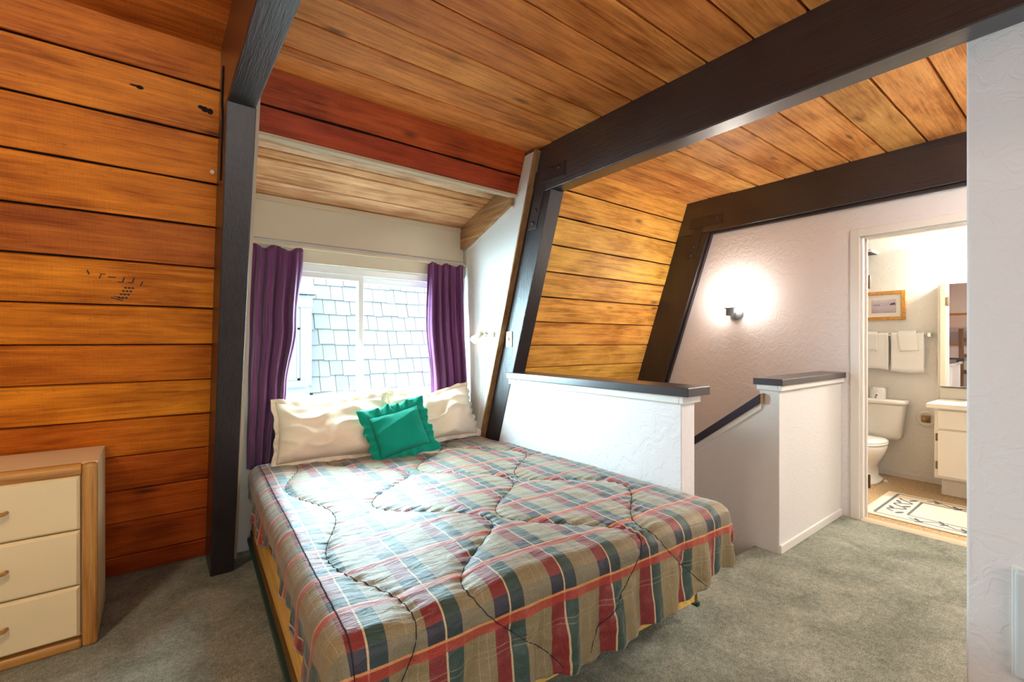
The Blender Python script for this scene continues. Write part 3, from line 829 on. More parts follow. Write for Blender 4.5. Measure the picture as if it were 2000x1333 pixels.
def ruffle_mesh(w, h, width, waves, amp, seed, pinch=0.07, droop=0.0, rows=5):
    per = []
    N = int(waves * 9)
    for k in range(N):
        p = 4.0 * k / N; e = int(p); f = p - e; u = -1 + 2 * f
        if e == 0: uv = (u, -1); nrm = (0, -1)
        elif e == 1: uv = (1, u); nrm = (1, 0)
        elif e == 2: uv = (-u, 1); nrm = (0, 1)
        else: uv = (-1, -u); nrm = (-1, 0)
        c = abs(u) ** 6
        nx = nrm[0] + (uv[0] * c if nrm[0] == 0 else 0); ny = nrm[1] + (uv[1] * c if nrm[1] == 0 else 0)
        U, V = uv
        x = 0.5 * w * U * (1 - pinch * (1 - V * V) * abs(U) ** 3); y = 0.5 * h * V * (1 - pinch * (1 - U * U) * abs(V) ** 3)
        y -= edge_sag(U, V, w, seed)
        per.append((x, y, nx, ny, k))
    vs = []; fs = []
    for r in range(rows + 1):
        g = r / rows
        for (x, y, nx, ny, k) in per:
            ph = 2 * pi * waves * k / N
            irr = 1 + 0.7 * noise.noise((x * 9, y * 9, seed))
            zz = amp * g ** 0.8 * sin(ph + 1.5 * irr) * irr - droop * g * (1 if y < -0.3 * h else 0)
            wd = width * g * (1 + 0.15 * sin(ph * 0.5 + seed) + 0.25 * (irr - 1))
            vs.append((x * (1 - 0.01 * (r == 0)) + nx * wd, y + ny * wd, zz))
    for r in range(rows):
        for k in range(N):
            a = r * N + k; b = r * N + (k + 1) % N
            fs.append((a, b, b + N, a + N))
    return MB().add(vs, fs)
def place(o, loc, xdir, ydir):
    X = Vector(xdir).normalized(); Y = Vector(ydir); Y = (Y - X * X.dot(Y)).normalized(); Z = X.cross(Y)
    m = Matrix((X, Y, Z)).transposed().to_4x4(); m.translation = Vector(loc)
    o.matrix_world = m
M['pillow'] = fabric('cream_pillowcase', rgb(226, 204, 178), rgb(236, 220, 200), weave=500)
M['jade'] = fabric('jade_cotton', rgb(0, 134, 112), rgb(4, 152, 128), weave=500, sheen=0.1)
def pillow(name, label, w, h, th, loc, xdir, ydir, mat, seed, ruff, waves, amp, cat, group=None, wrinkle=0.012, sag=0.0, droop=0.0):
    r = empty(name); tag(r, label, cat, group)
    place(r, loc, xdir, ydir)
    put('case', pillow_mesh(w, h, th, seed, wrinkle, sag=sag), mat, r, smooth=True)
    rf_ = put('ruffle', ruffle_mesh(w, h, ruff, waves, amp, seed, droop=droop), mat, r, smooth=True)
    m_ = rf_.modifiers.new('thick', 'SOLIDIFY'); m_.thickness = 0.003; m_.offset = 0
    return r
pillow('pillow', 'cream ruffled pillow against the purple left curtain', 0.66, 0.38, 0.19, (0.880, 2.99, 0.738), (1, -0.14, 0.0), (0.02, 0.38, 0.92), M['pillow'], 3.1, 0.026, 30, 0.011, 'pillow', 'cream pillows', 0.034)
pillow('pillow', 'cream ruffled pillow below the clip lamp', 0.68, 0.38, 0.20, (1.592, 3.0, 0.757), (1, 0.08, 0.02), (-0.03, 0.38, 0.92), M['pillow'], 8.4, 0.026, 30, 0.011, 'pillow', 'cream pillows', 0.034, sag=0.1)
pillow('cushion', 'small jade green ruffled cushion leaning on the cream pillows', 0.34, 0.27, 0.13, (1.236, 2.79, 0.706), (1, -0.05, 0.19), (-0.15, 0.42, 0.88), M['jade'], 5.5, 0.055, 20, 0.020, 'cushion', None, 0.014)

# ------------------------------------------------------------------ curtains
M['curtain'] = fabric('purple_curtain', rgb(100, 54, 102), rgb(116, 56, 102), rough=0.7, weave=380, transl=0.12, sheen=0.3)
def curtain(label, rows, folds, seed, depth=0.03, nu=120, gather=None):
    """rows: (z, x_left, x_right, y) from the top down"""
    vs = []; nz = 60
    zt, zb = rows[0][0], rows[-1][0]
    for j in range(nz + 1):
        z = zt + (zb - zt) * j / nz
        for q in range(len(rows) - 1):
            if rows[q][0] >= z >= rows[q + 1][0] - 1e-9: break
        f = (rows[q][0] - z) / (rows[q][0] - rows[q + 1][0]); f = f * f * (3 - 2 * f)
        xl = rows[q][1] + (rows[q + 1][1] - rows[q][1]) * f; xr = rows[q][2] + (rows[q + 1][2] - rows[q][2]) * f; yc = rows[q][3] + (rows[q + 1][3] - rows[q][3]) * f
        g = j / nz
        for i in range(nu + 1):
            u = i / nu
            ph = 2 * pi * folds * u + 1.1 * sin(2.2 * g + 3 * u) + 0.8 * noise.noise((u * 3, g * 1.5, seed))
            dep = depth * (0.45 + 0.55 * sstep(g, 0, 0.25))
            y = yc + dep * (sin(ph) + 0.35 * sin(2.3 * ph + seed + 2 * g)) * 0.7 + 0.008 * noise.noise((u * 6, g * 6, seed + 3))
            x = xl + (xr - xl) * (u + 0.012 * sin(ph * 1.0))
            dz = 0.012 * sin(ph * 0.5 + seed) if j == 0 else 0
            vs.append((x, y, z + dz))
    fs = [(j * (nu + 1) + i, j * (nu + 1) + i + 1, (j + 1) * (nu + 1) + i + 1, (j + 1) * (nu + 1) + i) for j in range(nz) for i in range(nu)]
    o = put('curtain', MB().add(vs, fs), M['curtain'], smooth=True)
    m_ = o.modifiers.new('thick', 'SOLIDIFY'); m_.thickness = 0.003
    tag(o, label, 'curtain', 'purple window curtains')
    return o
curtain('purple curtain drawn back beside the near dark post, hanging down past the bed edge', [(1.872, 0.455, 0.742, 3.175), (1.38, 0.44, 0.706, 3.17), (0.99, 0.43, 0.645, 3.165), (0.64, 0.422, 0.60, 3.16), (0.515, 0.42, 0.585, 3.155)], 4.3, 1.3, 0.036)
curtain('purple curtain hanging beside the white alcove side wall', [(1.885, 1.628, 1.945, 3.175), (1.45, 1.620, 1.948, 3.165), (0.95, 1.655, 1.962, 3.15), (0.70, 1.66, 1.968, 3.14)], 5.2, 4.7, 0.028)
rd = put('curtain_rail', box(0.375, YW - 0.05, 1.885, XC - 0.004, YW - 0.024, 1.905), M['trim_cream'], bevel=0.003); tag(rd, 'slim cream curtain rail across the window head', 'curtain rail')

# ------------------------------------------------------------------ lamps in view
M['pewter'] = plain('grey_enamel', rgb(150, 158, 168), 0.35)
sc_ = empty('wall_sconce', (XE, 2.0, 1.535)); tag(sc_, 'glowing white globe sconce on a pewter base on the plaster wall', 'wall lamp')
bp_ = MB().lathe([(0.0001, 0.0), (0.062, 0.0), (0.062, 0.012), (0.050, 0.026), (0.022, 0.034), (0.0001, 0.035)], 24, 'x'); bp_.v = [(-p[0], p[1], p[2]) for p in bp_.v]
put('back_plate', bp_, M['pewter'], sc_, smooth=True)
put('arm', MB().tube([(-0.02, 0, 0), (-0.07, 0, 0.0), (-0.105, 0, 0.004)], 0.013, 10), M['pewter'], sc_, smooth=True)
put('socket', MB().lathe([(0.0001, -0.028), (0.026, -0.028), (0.034, -0.02), (0.034, 0.03), (0.050, 0.036), (0.050, 0.042), (0.0001, 0.042)], 20, 'z', (-0.115, 0, 0.0)), M['pewter'], sc_, smooth=True)
gl = MB().lathe([(0.075 * sin(pi * k / 14) + 0.0001, -0.075 * cos(pi * k / 14)) for k in range(15)], 24, 'z', (-0.115, 0, 0.112))
put('globe', gl, emit('sconce_globe_glow', (1.0, 0.90, 0.80, 1), 58.0), sc_, smooth=True)

cl_ = empty('clip_lamp', (XC, 2.86, 1.335)); tag(cl_, 'small lit clip lamp with a dangling cord above the pillow', 'lamp')
M['ivory'] = plain('ivory_plastic', rgb(220, 206, 180), 0.4)
put('clip', MB().box(-0.02, -0.055, -0.012, 0.0, 0.005, 0.012).box(-0.014, -0.07, -0.02, 0.02, -0.052, 0.02), M['ivory'], cl_, bevel=0.003)
put('neck', MB().tube([(-0.012, -0.02, 0.0), (-0.03, 0.0, 0.012), (-0.045, 0.03, 0.005)], 0.006, 8), M['chrome'], cl_, smooth=True)
put('socket', MB().tube([(-0.045, 0.03, 0.012), (-0.05, 0.055, 0.002), (-0.055, 0.075, -0.010)], [0.016, 0.02, 0.022], 12), M['ivory'], cl_, smooth=True)
bl_ = MB().tube([(-0.055, 0.073, -0.008), (-0.058, 0.085, -0.018), (-0.064, 0.105, -0.035), (-0.068, 0.118, -0.046), (-0.069, 0.121, -0.049)], [0.014, 0.022, 0.031, 0.028, 0.004], 16)
put('bulb', bl_, emit('clip_bulb_glow', (1.0, 0.80, 0.56, 1), 8.0), cl_, smooth=True)
cd = [(-0.01, -0.05, -0.01)]
for k in range(24):
    g_ = k / 23.0
    z = -0.04 - 0.72 * g_
    cd.append((-0.012 + 0.006 * sin(9 * g_), -0.045 + 0.24 * g_ + 0.018 * sin(7 * g_), z))
put('cord', MB().tube(cd, 0.0035, 6), M['white_paint'], cl_, smooth=True)

sw = empty('switch_plate', (BM[0], 2.67, 1.30)); tag(sw, 'ivory light switch plate on the dark post', 'light switch')
put('plate', box(-0.007, -0.035, -0.057, 0.0, 0.035, 0.057), M['ivory'], sw, bevel=0.003)
put('toggle', box(-0.016, -0.005, -0.010, -0.006, 0.005, 0.012), M['ivory'], sw, bevel=0.002)

# ------------------------------------------------------------------ bathroom things
def ell(cx, cy, rx, ry, z, n=28, p=2.0):
    r = []
    for k in range(n):
        a = 2 * pi * k / n; c, s = cos(a), sin(a)
        r.append((cx + rx * abs(c) ** (2 / p) * (1 if c >= 0 else -1), cy + ry * abs(s) ** (2 / p) * (1 if s >= 0 else -1), z))
    return r
TY = 1.40
to = empty('toilet', (XB - 0.35, TY, 0)); tag(to, 'white toilet partly hidden by the door frame', 'toilet')
ox_, oy_ = XB - 0.35, TY
def tput(name, mb, mat, bevel=0, smooth=True, parent=to, seg=3):
    mb.v = [(p[0] - ox_, p[1] - oy_, p[2]) for p in mb.v]
    return put(name, mb, mat, parent, smooth=smooth, bevel=bevel, seg=seg)
tput('tank', MB().loft([ell(XB - 0.115, TY, 0.075, 0.205, 0.375, 32, 5), ell(XB - 0.115, TY, 0.085, 0.22, 0.40, 32, 6), ell(XB - 0.115, TY, 0.100, 0.245, 0.70, 32, 7)]), M['white_gloss'], 0.01)
tput('tank_lid', MB().loft([ell(XB - 0.118, TY, 0.105, 0.258, 0.702, 32, 7), ell(XB - 0.118, TY, 0.112, 0.266, 0.712, 32, 7), ell(XB - 0.118, TY, 0.112, 0.266, 0.730, 32, 7), ell(XB - 0.118, TY, 0.100, 0.250, 0.742, 32, 6)]), M['white_gloss'])
tput('pedestal', MB().loft([ell(XB - 0.36, TY, 0.205, 0.125, 0.0, 32, 3), ell(XB - 0.36, TY, 0.20, 0.118, 0.02, 32, 3), ell(XB - 0.37, TY, 0.165, 0.095, 0.05, 32, 2.6), ell(XB - 0.38, TY, 0.16, 0.095, 0.16, 32, 2.4), ell(XB - 0.42, TY, 0.20, 0.135, 0.22, 32), ell(XB - 0.44, TY, 0.235, 0.172, 0.29, 32), ell(XB - 0.445, TY, 0.25, 0.185, 0.345, 32), ell(XB - 0.445, TY, 0.245, 0.182, 0.362, 32)]), M['white_gloss'])
tput('seat', MB().loft([ell(XB - 0.445, TY, 0.248, 0.186, 0.365, 32), ell(XB - 0.445, TY, 0.256, 0.192, 0.372, 32), ell(XB - 0.445, TY, 0.252, 0.188, 0.382, 32)]), M['white_gloss'])
tput('lid', MB().loft([ell(XB - 0.44, TY, 0.248, 0.186, 0.384, 32), ell(XB - 0.44, TY, 0.254, 0.190, 0.392, 32), ell(XB - 0.44, TY, 0.235, 0.172, 0.402, 32), ell(XB - 0.44, TY, 0.10, 0.07, 0.408, 32)]), M['white_gloss'])
tput('bolt_cap', MB().lathe([(0.02, 0.0), (0.02, 0.008), (0.012, 0.02), (0.0001, 0.022)], 12, 'z', (XB - 0.30, TY - 0.145, 0.0)), M['white_gloss'])
tput('flush_lever', MB().box(XB - 0.235, TY + 0.14, 0.64, XB - 0.218, TY + 0.21, 0.655), M['chrome'], 0.003)

pt = NT('printed_paper'); vo_ = pt.n('ShaderNodeTexVoronoi'); vo_.inputs['Scale'].default_value = 26; pt.l(pt.coord(), vo_.inputs['Vector'])
M['printpaper'] = pt.fin(pt.ramp(vo_.outputs['Distance'], [(0.18, rgb(110, 100, 120)), (0.30, rgb(238, 234, 230))]), 0.9)
tp = put('toilet_roll', MB().lathe([(0.02, 0.0), (0.058, 0.0), (0.060, 0.004), (0.060, 0.100), (0.058, 0.104), (0.02, 0.104), (0.02, 0.0)], 22), M['printpaper'], smooth=False, loc=(XB - 0.12, 1.36, 0.743)); tag(tp, 'spare printed toilet roll standing on the toilet tank', 'toilet roll')
th_ = empty('toilet_roll_holder', (XB, 1.03, 0.58)); tag(th_, 'round recessed paper holder on the bathroom wall beside the vanity', 'paper holder')
rp = MB().lathe([(0.0001, 0.0), (0.072, 0.0), (0.072, 0.012), (0.060, 0.022), (0.052, 0.012), (0.0001, 0.008)], 24, 'x'); rp.v = [(-p[0], p[1], p[2]) for p in rp.v]
put('rim', rp, M['laminate'], th_, smooth=True)
put('roll', MB().lathe([(0.03, -0.03), (0.03, 0.03)], 14, 'y', (-0.012, 0, -0.004)), M['trim_tan'], th_, smooth=True)

# towels over a bar
tr = empty('towel_rail', (XB, 1.35, 1.345)); tag(tr, 'chrome towel rail on the bathroom wall under the picture', 'towel rail')
put('bar', MB().tube([(-0.06, -0.345, 0), (-0.06, 0.35, 0)], 0.008, 10), M['chrome'], tr, smooth=True)
for y in (-0.35, 0.35):
    put('bracket', box(-0.072, y - 0.012, -0.02, 0.0, y + 0.012, 0.02), M['chrome'], tr, bevel=0.004)
M['towel'] = fabric('white_terry', rgb(242, 240, 236), weave=160, rough=0.95)
def towel(label, y0, y1, drop_f, drop_b, off, seed, sway=0.0, group='white towels on the rail'):
    n = 26; prof = []
    r = 0.012 + off
    for k in range(9):
        prof.append((-r, -drop_f + drop_f * k / 8))
    for k in range(1, 8):
        a = pi - pi * k / 8
        prof.append((r * cos(a), r * sin(a)))
    for k in range(7):
        prof.append((r, -drop_b * k / 6))
    rings = []
    for i in range(n + 1):
        y = y0 + (y1 - y0) * i / n
        ring = []
        for (px, pz) in prof:
            wv = 0.006 * noise.noise((y * 14, pz * 5, seed)) * min(1, -pz * 6 if pz < 0 else 0)
            ring.append((XB - 0.06 + px - abs(wv) if px < 0 else XB - 0.06 + px, y + sway * max(0, -pz), 1.345 + pz + 0.006 * sin(y * 22 + seed) * (pz < -drop_f * 0.95)))
        rings.append(ring)
    mb = MB(); mb.loft(rings, closed=False, cap0=False, cap1=False)
    o = put('towel', mb, M['towel'], smooth=True); m_ = o.modifiers.new('thick', 'SOLIDIFY'); m_.thickness = 0.012; m_.offset = 1.0
    tag(o, label, 'towel', group); return o
towel('white bath towel hanging nearest the door frame', 1.29, 1.66, 0.325, 0.28, 0.0, 2.0)
towel('white bath towel hanging nearest the rail end', 1.035, 1.268, 0.345, 0.3, 0.0, 5.0)
towel('folded white hand towel over the bath towel by the door frame', 1.37, 1.56, 0.15, 0.14, 0.016, 7.0)
towel('folded white hand towel over the bath towel at the rail end', 1.085, 1.215, 0.15, 0.14, 0.016, 9.0, -0.12)

pc = empty('framed_picture', (XB, 1.34, 1.63)); tag(pc, 'small wood framed lake picture on the bathroom wall', 'picture')
pw, ph_ = 0.165, 0.140; fw = 0.033
for (q0, q1, q2, q3) in ([(-pw, -ph_), (pw, -ph_), (pw - fw, -ph_ + fw), (-pw + fw, -ph_ + fw)], [(pw, -ph_), (pw, ph_), (pw - fw, ph_ - fw), (pw - fw, -ph_ + fw)], [(pw, ph_), (-pw, ph_), (-pw + fw, ph_ - fw), (pw - fw, ph_ - fw)], [(-pw, ph_), (-pw, -ph_), (-pw + fw, -ph_ + fw), (-pw + fw, ph_ - fw)]):
    put('frame_side', MB().prism_x([q0, q1, q2, q3], -0.026, 0.0), M['oak'], pc, bevel=0.003)
put('mat_board', box(-0.014, -pw + fw, -ph_ + fw, -0.006, pw - fw, ph_ - fw), plain('cream_mat', rgb(232, 226, 214), 0.8), pc)
pr = NT('lake_print'); cc_ = pr.coord(); se_ = pr.n('ShaderNodeSeparateXYZ'); pr.l(cc_, se_.inputs[0])
nz_ = pr.noise(pr.coord('Object', (1, 6, 60)), 3.0, 4, 0.6)
M['lake'] = pr.fin(pr.ramp(pr.math('ADD', pr.math('MULTIPLY_ADD', se_.outputs[2], 5.0, 0.35), pr.math('MULTIPLY', nz_, 0.35)), [(0.15, rgb(150, 140, 146)), (0.45, rgb(190, 170, 172)), (0.62, rgb(170, 160, 176)), (0.85, rgb(214, 196, 190))]), 0.7)
pn = put('print', box(-0.016, -0.095, -0.068, -0.0135, 0.095, 0.062), M['lake'], pc)
M['ink'] = plain('dark_print_ink', rgb(60, 48, 52), 0.8)
for y in (0.070, 0.052, 0.034):
    put('painted_bird', MB().prism_x([(y - 0.005, 0.004), (y + 0.006, 0.004), (y + 0.002, 0.014), (y - 0.003, 0.012)], -0.0168, -0.0158), M['ink'], pn)
put('painted_point', MB().prism_x([(-0.090, 0.006), (-0.045, 0.004), (-0.055, 0.020), (-0.085, 0.026)], -0.0168, -0.0158), M['ink'], pn)

# medicine cabinet mirror, vanity, counter
mc = empty('mirror_cabinet', (XB, 0.63, 0.89)); tag(mc, 'white mirror cabinet standing over the bathroom counter', 'mirror')
put('body', box(-0.11, -0.30, 0.0, 0.0, 0.305, 0.90), M['laminate'], mc, bevel=0.003)
put('mirror_door', box(-0.118, -0.30, 0.004, -0.110, 0.287, 0.896), M['mirror'], mc)
va = empty('vanity_cabinet', (XB - 0.25, 0.60, 0)); tag(va, 'white vanity cabinet with one hinged door', 'cabinet')
VX = XB - 0.49
def vput(name, mb, mat, bevel=0.003, parent=va):
    mb.v = [(p[0] - (XB - 0.25), p[1] - 0.60, p[2]) for p in mb.v]; return put(name, mb, mat, parent, bevel=bevel)
vput('body', box(VX, 0.25, 0.165, XB, 0.892, 0.735), M['laminate'])
vput('plinth', box(XB - 0.35, 0.27, 0.0, XB, 0.87, 0.165), M['bathwall'])
vput('drawer', box(VX - 0.018, 0.27, 0.575, VX, 0.868, 0.722), M['laminate'])
vd = vput('door', box(VX - 0.018, 0.48, 0.185, VX, 0.868, 0.560), M['laminate'])
for z in (0.50, 0.27):
    vput('hinge', box(VX - 0.022, 0.868, z - 0.03, VX - 0.004, 0.880, z + 0.03), M['brass'], 0.002, vd)
ct_ = empty('counter_top', (XB - 0.26, 0.60, 0.735)); tag(ct_, 'white bathroom counter with a low backsplash', 'counter')
put('slab', box(-0.275, -0.42, 0.0, 0.26, 0.335, 0.042), M['laminate'], ct_, bevel=0.008, seg=3)
put('backsplash', box(0.225, -0.42, 0.042, 0.26, 0.335, 0.140), M['laminate'], ct_, bevel=0.006)

# exhaust grille on the bathroom ceiling
ev = empty('ceiling_vent', (5.47, 1.47, 2.16)); tag(ev, 'white exhaust grille on the bathroom ceiling', 'vent')
put('frame', box(-0.12, -0.09, -0.022, 0.12, 0.09, 0.0), M['laminate'], ev, bevel=0.004)
for k in range(6):
    put('slat', box(-0.10 + k * 0.035, -0.075, -0.028, -0.085 + k * 0.035, 0.075, -0.022), M['steel'], ev)

# bath rug: cream with a slate vine border
rg = empty('bath_rug', (4.57, 0.76, 0.0)); tag(rg, 'cream bath rug with a grey vine border on the bathroom floor', 'rug')
RX, RY = 0.37, 0.395
put('pile', box(-RX, -RY - 0.35, 0.0, RX, RY, 0.012), fabric('cream_cotton_rug', rgb(240, 228, 208), weave=260, rough=0.95), rg, bevel=0.005)
M['slate_yarn'] = fabric('slate_yarn', rgb(92, 100, 108), weave=260, rough=0.95)
pat = MB()
def ribbon(pts, w, z=0.0135):
    vs = []; fs = []
    for i, p in enumerate(pts):
        a = Vector(pts[max(i - 1, 0)]); b = Vector(pts[min(i + 1, len(pts) - 1)]); d = (b - a).normalized(); nn_ = Vector((-d.y, d.x))
        for sg, zz_ in ((1, z), (-1, z), (-1, z - 0.004), (1, z - 0.004)):
            vs.append((p[0] + nn_.x * w * sg / 2, p[1] + nn_.y * w * sg / 2, zz_))
    for i in range(len(pts) - 1):
        for k in range(4):
            fs.append((4 * i + k, 4 * i + (k + 1) % 4, 4 * i + 4 + (k + 1) % 4, 4 * i + 4 + k))
    pat.add(vs, fs)
def leaf(x, y, a, l, w):
    pts = []
    for k in range(10):
        q = 2 * pi * k / 10; u, v = l * cos(q) * 0.5, w * sin(q) * 0.5
        pts.append((x + u * cos(a) - v * sin(a), y + u * sin(a) + v * cos(a)))
    pat.prism_z(pts, 0.010, 0.0135)
e_ = RY - 0.075
ribbon([(-RX + 0.045, e_), (RX - 0.045, e_)], 0.018)
ribbon([(-RX + 0.16, e_ - 0.17), (RX - 0.16, e_ - 0.17)], 0.016)
for sx in (-1, 1):
    ribbon([(sx * (RX - 0.045), e_), (sx * (RX - 0.045), -RY - 0.3)], 0.007)
    ribbon([(sx * (RX - 0.155), e_ - 0.17), (sx * (RX - 0.155), -RY - 0.3)], 0.007)
    vine = [(sx * (RX - 0.10 + 0.028 * sin(k * 0.32)), e_ - 0.19 - k * 0.011) for k in range(80)]
    ribbon(vine, 0.009)
    for k in range(4, 80, 11):
        p = vine[k]; leaf(p[0] + 0.02, p[1], 0.6, 0.06, 0.022); leaf(p[0] - 0.02, p[1] - 0.02, -0.7, 0.06, 0.022)
ribbon([(-0.20 + 0.40 * k / 40, e_ - 0.085 + 0.045 * sin(k * 0.36)) for k in range(41)], 0.016)
for k in range(5):
    leaf(-0.20 + k * 0.1, e_ - 0.085 + (0.035 if k % 2 else -0.035), 0.5 if k % 2 else -0.5, 0.075, 0.028)
put('vine_pattern', pat, M['slate_yarn'], rg)

# vanity lamp beside the mirror, hidden behind the near wall
vl = empty('vanity_lamp', (XB, 0.45, 2.0)); tag(vl, 'lit strip lamp over the bathroom mirror', 'lamp')
put('base', box(-0.03, -0.25, -0.03, 0.0, 0.25, 0.03), M['chrome'], vl, bevel=0.004)
M['vbulb'] = emit('vanity_bulb_glow', (1.0, 0.94, 0.84, 1), 480.0)
for k in range(3):
    put('bulb', MB().lathe([(0.05 * sin(pi * i / 10) + 0.0001, -0.05 * cos(pi * i / 10)) for i in range(11)], 16, 'z', (-0.08, -0.17 + 0.17 * k, 0)), M['vbulb'], vl, smooth=True)

# ------------------------------------------------------------------ ceiling lamps out of view
M['dome'] = emit('ceiling_dome_glow', (1.0, 0.84, 0.62, 1), 88.0)
def dome(loc, label, mat, r=0.17):
    e = empty('ceiling_lamp', loc); tag(e, label, 'lamp')
    put('shade', MB().lathe([(r, -0.02), (r * 0.96, -0.05), (r * 0.75, -0.085), (r * 0.4, -0.105), (0.0001, -0.11)], 24), mat, e, smooth=True)
    put('pan', MB().lathe([(0.0001, 0.0), (r * 1.05, 0.0), (r * 1.05, -0.02), (0.0001, -0.02)], 24), M['brass'], e)
dome((-1.15, 0.85, ZC), 'round ceiling lamp over the bedroom behind the camera', M['dome'])
dome((3.1, -0.6, ZC), 'round ceiling lamp in the hall past the near wall', emit('hall_dome_glow', (1.0, 0.90, 0.80, 1), 150.0))

# ------------------------------------------------------------------ things the bathroom mirror shows of the far end of the bedroom
ld = empty('bunk_ladder', (-1.9, 1.62, 0)); tag(ld, 'brown wooden bunk ladder seen in the bathroom mirror', 'ladder')
M['bunk'] = fine_wood('brown_bunk_wood', rgb(104, 72, 48), rgb(150, 112, 80), 'z')
for y in (-0.22, 0.22): put('rail', box(-0.03, y - 0.035, 0, 0.03, y + 0.035, 1.55), M['bunk'], ld, bevel=0.005)
for z in (0.35, 0.68, 1.0, 1.32): put('rung', box(-0.02, -0.20, z - 0.04, 0.02, 0.20, z + 0.04), M['bunk'], ld, bevel=0.004)
wp = empty('wide_picture', (-2.6, 2.0, 1.55)); tag(wp, 'wide framed landscape seen in the bathroom mirror', 'picture')
put('canvas', box(0.0, -0.5, -0.30, 0.015, 0.5, 0.30), M['lake'], wp)
fp_ = MB().box(0, -0.54, 0.30, 0.03, 0.54, 0.345).box(0, -0.54, -0.345, 0.03, 0.54, -0.30).box(0, -0.54, -0.30, 0.03, -0.5, 0.30).box(0, 0.5, -0.30, 0.03, 0.54, 0.30)
put('frame', fp_, M['oak'], wp, bevel=0.003)

# ------------------------------------------------------------------ marks on the plank wall
stamp_board = LW[8]
im = MB()
def ink(x, w, l, t, a=0.0, z=0.0006):
    c, s = cos(a), sin(a); pts = [(-l / 2, -t / 2), (l / 2, -t / 2), (l / 2, t / 2), (-l / 2, t / 2)]
    im.prism_z([(x + p[0] * c - p[1] * s, w + p[0] * s + p[1] * c) for p in pts], -0.001, z)
X0 = 2.6
ink(X0 - 0.245, 0.150, 0.020, 0.006, 1.9); ink(X0 - 0.205, 0.135, 0.004, 0.024, -0.3); ink(X0 - 0.195, 0.146, 0.018, 0.004); ink(X0 - 0.165, 0.134, 0.028, 0.005)
for k in range(2):
    ink(X0 - 0.125 + 0.035 * k, 0.126, 0.005, 0.026, -0.3); ink(X0 - 0.135 + 0.035 * k, 0.114, 0.022, 0.004)
ink(X0 - 0.060, 0.112, 0.005, 0.022, -0.4)
for r_ in range(4):
    for q_ in range(3):
        ink(X0 - 0.118 - 0.008 * r_ + 0.013 * q_, 0.088 - 0.016 * r_, 0.009, 0.009, -0.3)
ink(X0 - 0.150, 0.032, 0.044, 0.005, -0.3); ink(X0 - 0.143, 0.040, 0.040, 0.004, -0.3)
put('grade_stamp', im, M['ink'], None)
gs = bpy.data.objects['grade_stamp']; gs.parent = wl
gs.location = stamp_board.location; gs.rotation_euler = stamp_board.rotation_euler
# nail holes and gouges on the upper boards next to the post
gm = MB()
def disc(mb, x, z, rx, rz_):
    p = Vector((x, ys(z), z)); e = Vector((0, -K, 1)) / NL; nrm = Vector((0, -1, -K)) / NL
    ring = [p + Vector((1, 0, 0)) * rx * cos(2 * pi * k / 10) + e * rz_ * sin(2 * pi * k / 10) for k in range(10)]
    mb.loft([[q - nrm * 0.004 for q in ring], [q + nrm * 0.003 for q in ring]])
disc(gm, 0.170, 2.34, 0.014, 0.012); disc(gm, 0.190, 2.337, 0.012, 0.013); disc(gm, 0.155, 2.345, 0.012, 0.008); disc(gm, -0.06, 2.36, 0.013, 0.008); disc(gm, -0.075, 2.362, 0.02, 0.004)
put('knot_hole', gm, M['backing'], wl)
gm = MB(); disc(gm, 0.205, 2.088, 0.009, 0.009); put('nail_patch', gm, M['white_paint'], wl)

# ------------------------------------------------------------------ next house outside the window: shingled mansard with a window bay
YN = 6.9
nb = put('neighbour_roof', MB().prism_x([(YN + 0.03, -1.5), (YN + 0.03 + 1.23, 2.6), (YN + 1.8, 2.6), (YN + 1.8, -1.5)], 0.2, 7.2), plain('roof_felt', rgb(16, 16, 17), 0.9)); tag(nb, 'grey shake mansard roof of the house outside the window', 'roof', kind='structure')
sh_t = NT('weathered_shake'); oi_ = sh_t.n('ShaderNodeObjectInfo')
gg = sh_t.noise(sh_t.coord('Object', (60, 3, 3)), 1.4, 4, 0.65)
M['shake'] = sh_t.fin(sh_t.mix(1.0, oi_.outputs['Color'], sh_t.ramp(gg, [(0.3, G(0.8)), (0.7, G(1.12))]), 'MULTIPLY'), 0.85, sh_t.bump(gg, 0.3, 0.004))
kn = 1.35 / 4.5; nn_l = sqrt(1 + kn * kn); AN = pi / 2 - math.atan(kn)
shm = []
for wdt in (0.16, 0.20, 0.24, 0.28):
    mb = MB(); L_ = 0.34
    mb.add([(0.004, 0, 0.006), (wdt - 0.004, 0, 0.006), (wdt - 0.004, 0, 0.034), (0.004, 0, 0.034), (0.004, L_, 0.0), (wdt - 0.004, L_, 0.0), (wdt - 0.004, L_, 0.008), (0.004, L_, 0.008)], [(0, 1, 2, 3), (4, 7, 6, 5), (0, 4, 5, 1), (1, 5, 6, 2), (2, 6, 7, 3), (3, 7, 4, 0)])
    me = mb.mesh('shingle'); me.materials.append(M['shake']); shm.append((wdt, me))
for row in range(10):
    z = 0.0 + row * 0.246
    x = 0.7 + random.uniform(0, 0.2); xe = 4.6
    while x < xe:
        wdt, me = random.choice(shm)
        if not (x + wdt * 0.5 < 1.80 and z < 2.02):
            s = bpy.data.objects.new('shingle', me); COL.objects.link(s); s.parent = nb
            s.location = (x, YN + kn * (z + 1.5) - 0.018, z + random.uniform(-0.012, 0.012)); s.rotation_euler = (AN, 0, 0)
            g_ = random.uniform(0.0095, 0.0140); s.color = (g_ * 1.3, g_, g_ * 0.93, 1)
        x += wdt
def yn(z): return YN + kn * (z + 1.5)
nw_ = empty('neighbour_window', (1.4, yn(1.2) - 0.3, 0.5)); tag(nw_, 'pale window bay on the shingled house outside', 'window', kind='structure')
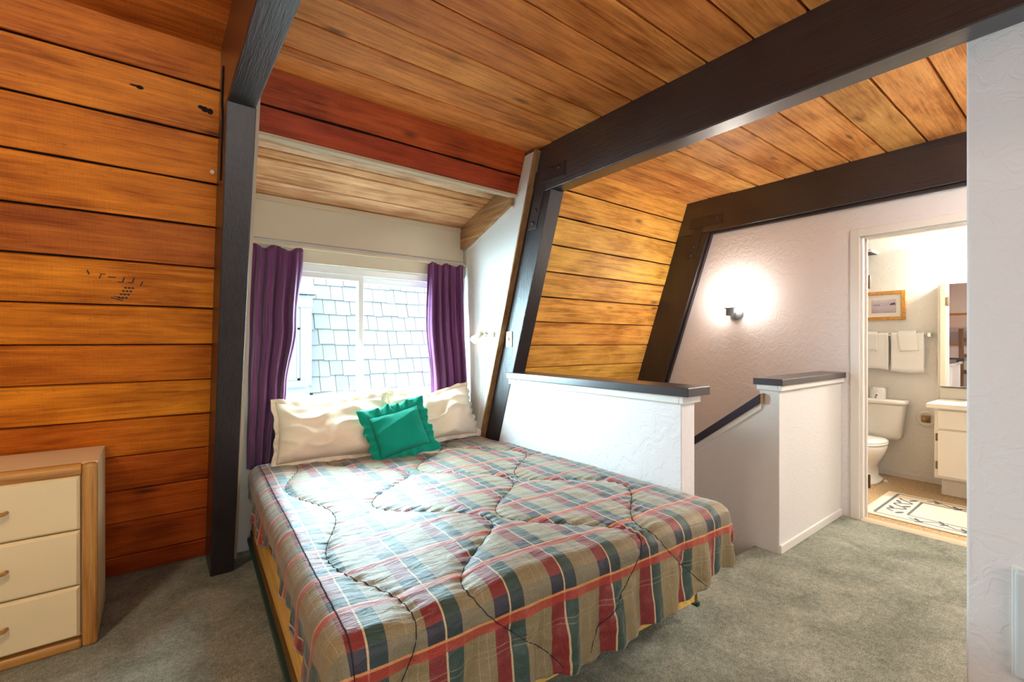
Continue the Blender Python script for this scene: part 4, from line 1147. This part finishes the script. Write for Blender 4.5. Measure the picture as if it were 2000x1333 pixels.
M['bay'] = plain('pale_grey_siding', rgb(44, 44, 46), 0.6); M['bay_trim'] = plain('grey_bay_trim', rgb(35, 35, 38), 0.6)
M['blind'] = plain('white_blind', rgb(52, 53, 53), 0.7); M['bglass'] = plain('pale_window_glass', rgb(70, 78, 80), 0.5)
y0n = yn(0.5) - 0.10
def nput(name, mb, mat, parent=nw_, bevel=0.004):
    b_ = Vector(nw_.location); mb.v = [tuple(Vector(p) - b_) for p in mb.v]; return put(name, mb, mat, parent, bevel=bevel)
nput('siding', box(0.4, y0n + 0.06, -0.3, 1.84, y0n + 0.9, 2.1), M['bay'])
nput('corner_board', box(1.70, y0n + 0.02, 0.62, 1.86, y0n + 0.12, 1.80), M['bay_trim'])
nput('head_board', box(0.4, y0n + 0.012, 1.80, 1.87, y0n + 0.12, 1.99), M['bay_trim'])
nput('sill_board', box(0.6, y0n - 0.0, 0.60, 1.80, y0n + 0.12, 0.70), M['bay_trim'])
nput('gutter', MB().prism_x([(y0n - 0.06, 2.0), (y0n - 0.08, 2.09), (y0n + 0.3, 2.22), (y0n + 0.3, 2.0)], 0.6, 1.92), M['bay'])
fr_ = nput('window_frame', MB().box(0.8, y0n + 0.04, 0.70, 1.70, y0n + 0.08, 0.74).box(1.655, y0n + 0.04, 0.70, 1.70, y0n + 0.08, 1.80).box(0.8, y0n + 0.04, 1.46, 1.70, y0n + 0.08, 1.50), M['bay'])
nput('blind', box(0.8, y0n + 0.056, 0.74, 1.655, y0n + 0.062, 1.46), M['blind'], fr_)
for k in range(14):
    nput('slat', box(0.8, y0n + 0.050, 0.76 + 0.05 * k, 1.655, y0n + 0.056, 0.775 + 0.05 * k), M['blind'], fr_, 0)
nput('pane', box(0.8, y0n + 0.056, 1.50, 1.70, y0n + 0.062, 1.80), M['bglass'], fr_)
gd = put('ground_outside', box(-6, 3.8, -2.7, 12, 12, -2.6), plain('pale_gravel', rgb(60, 60, 58), 0.9)); tag(gd, 'pale ground between the two houses', 'ground', kind='structure')
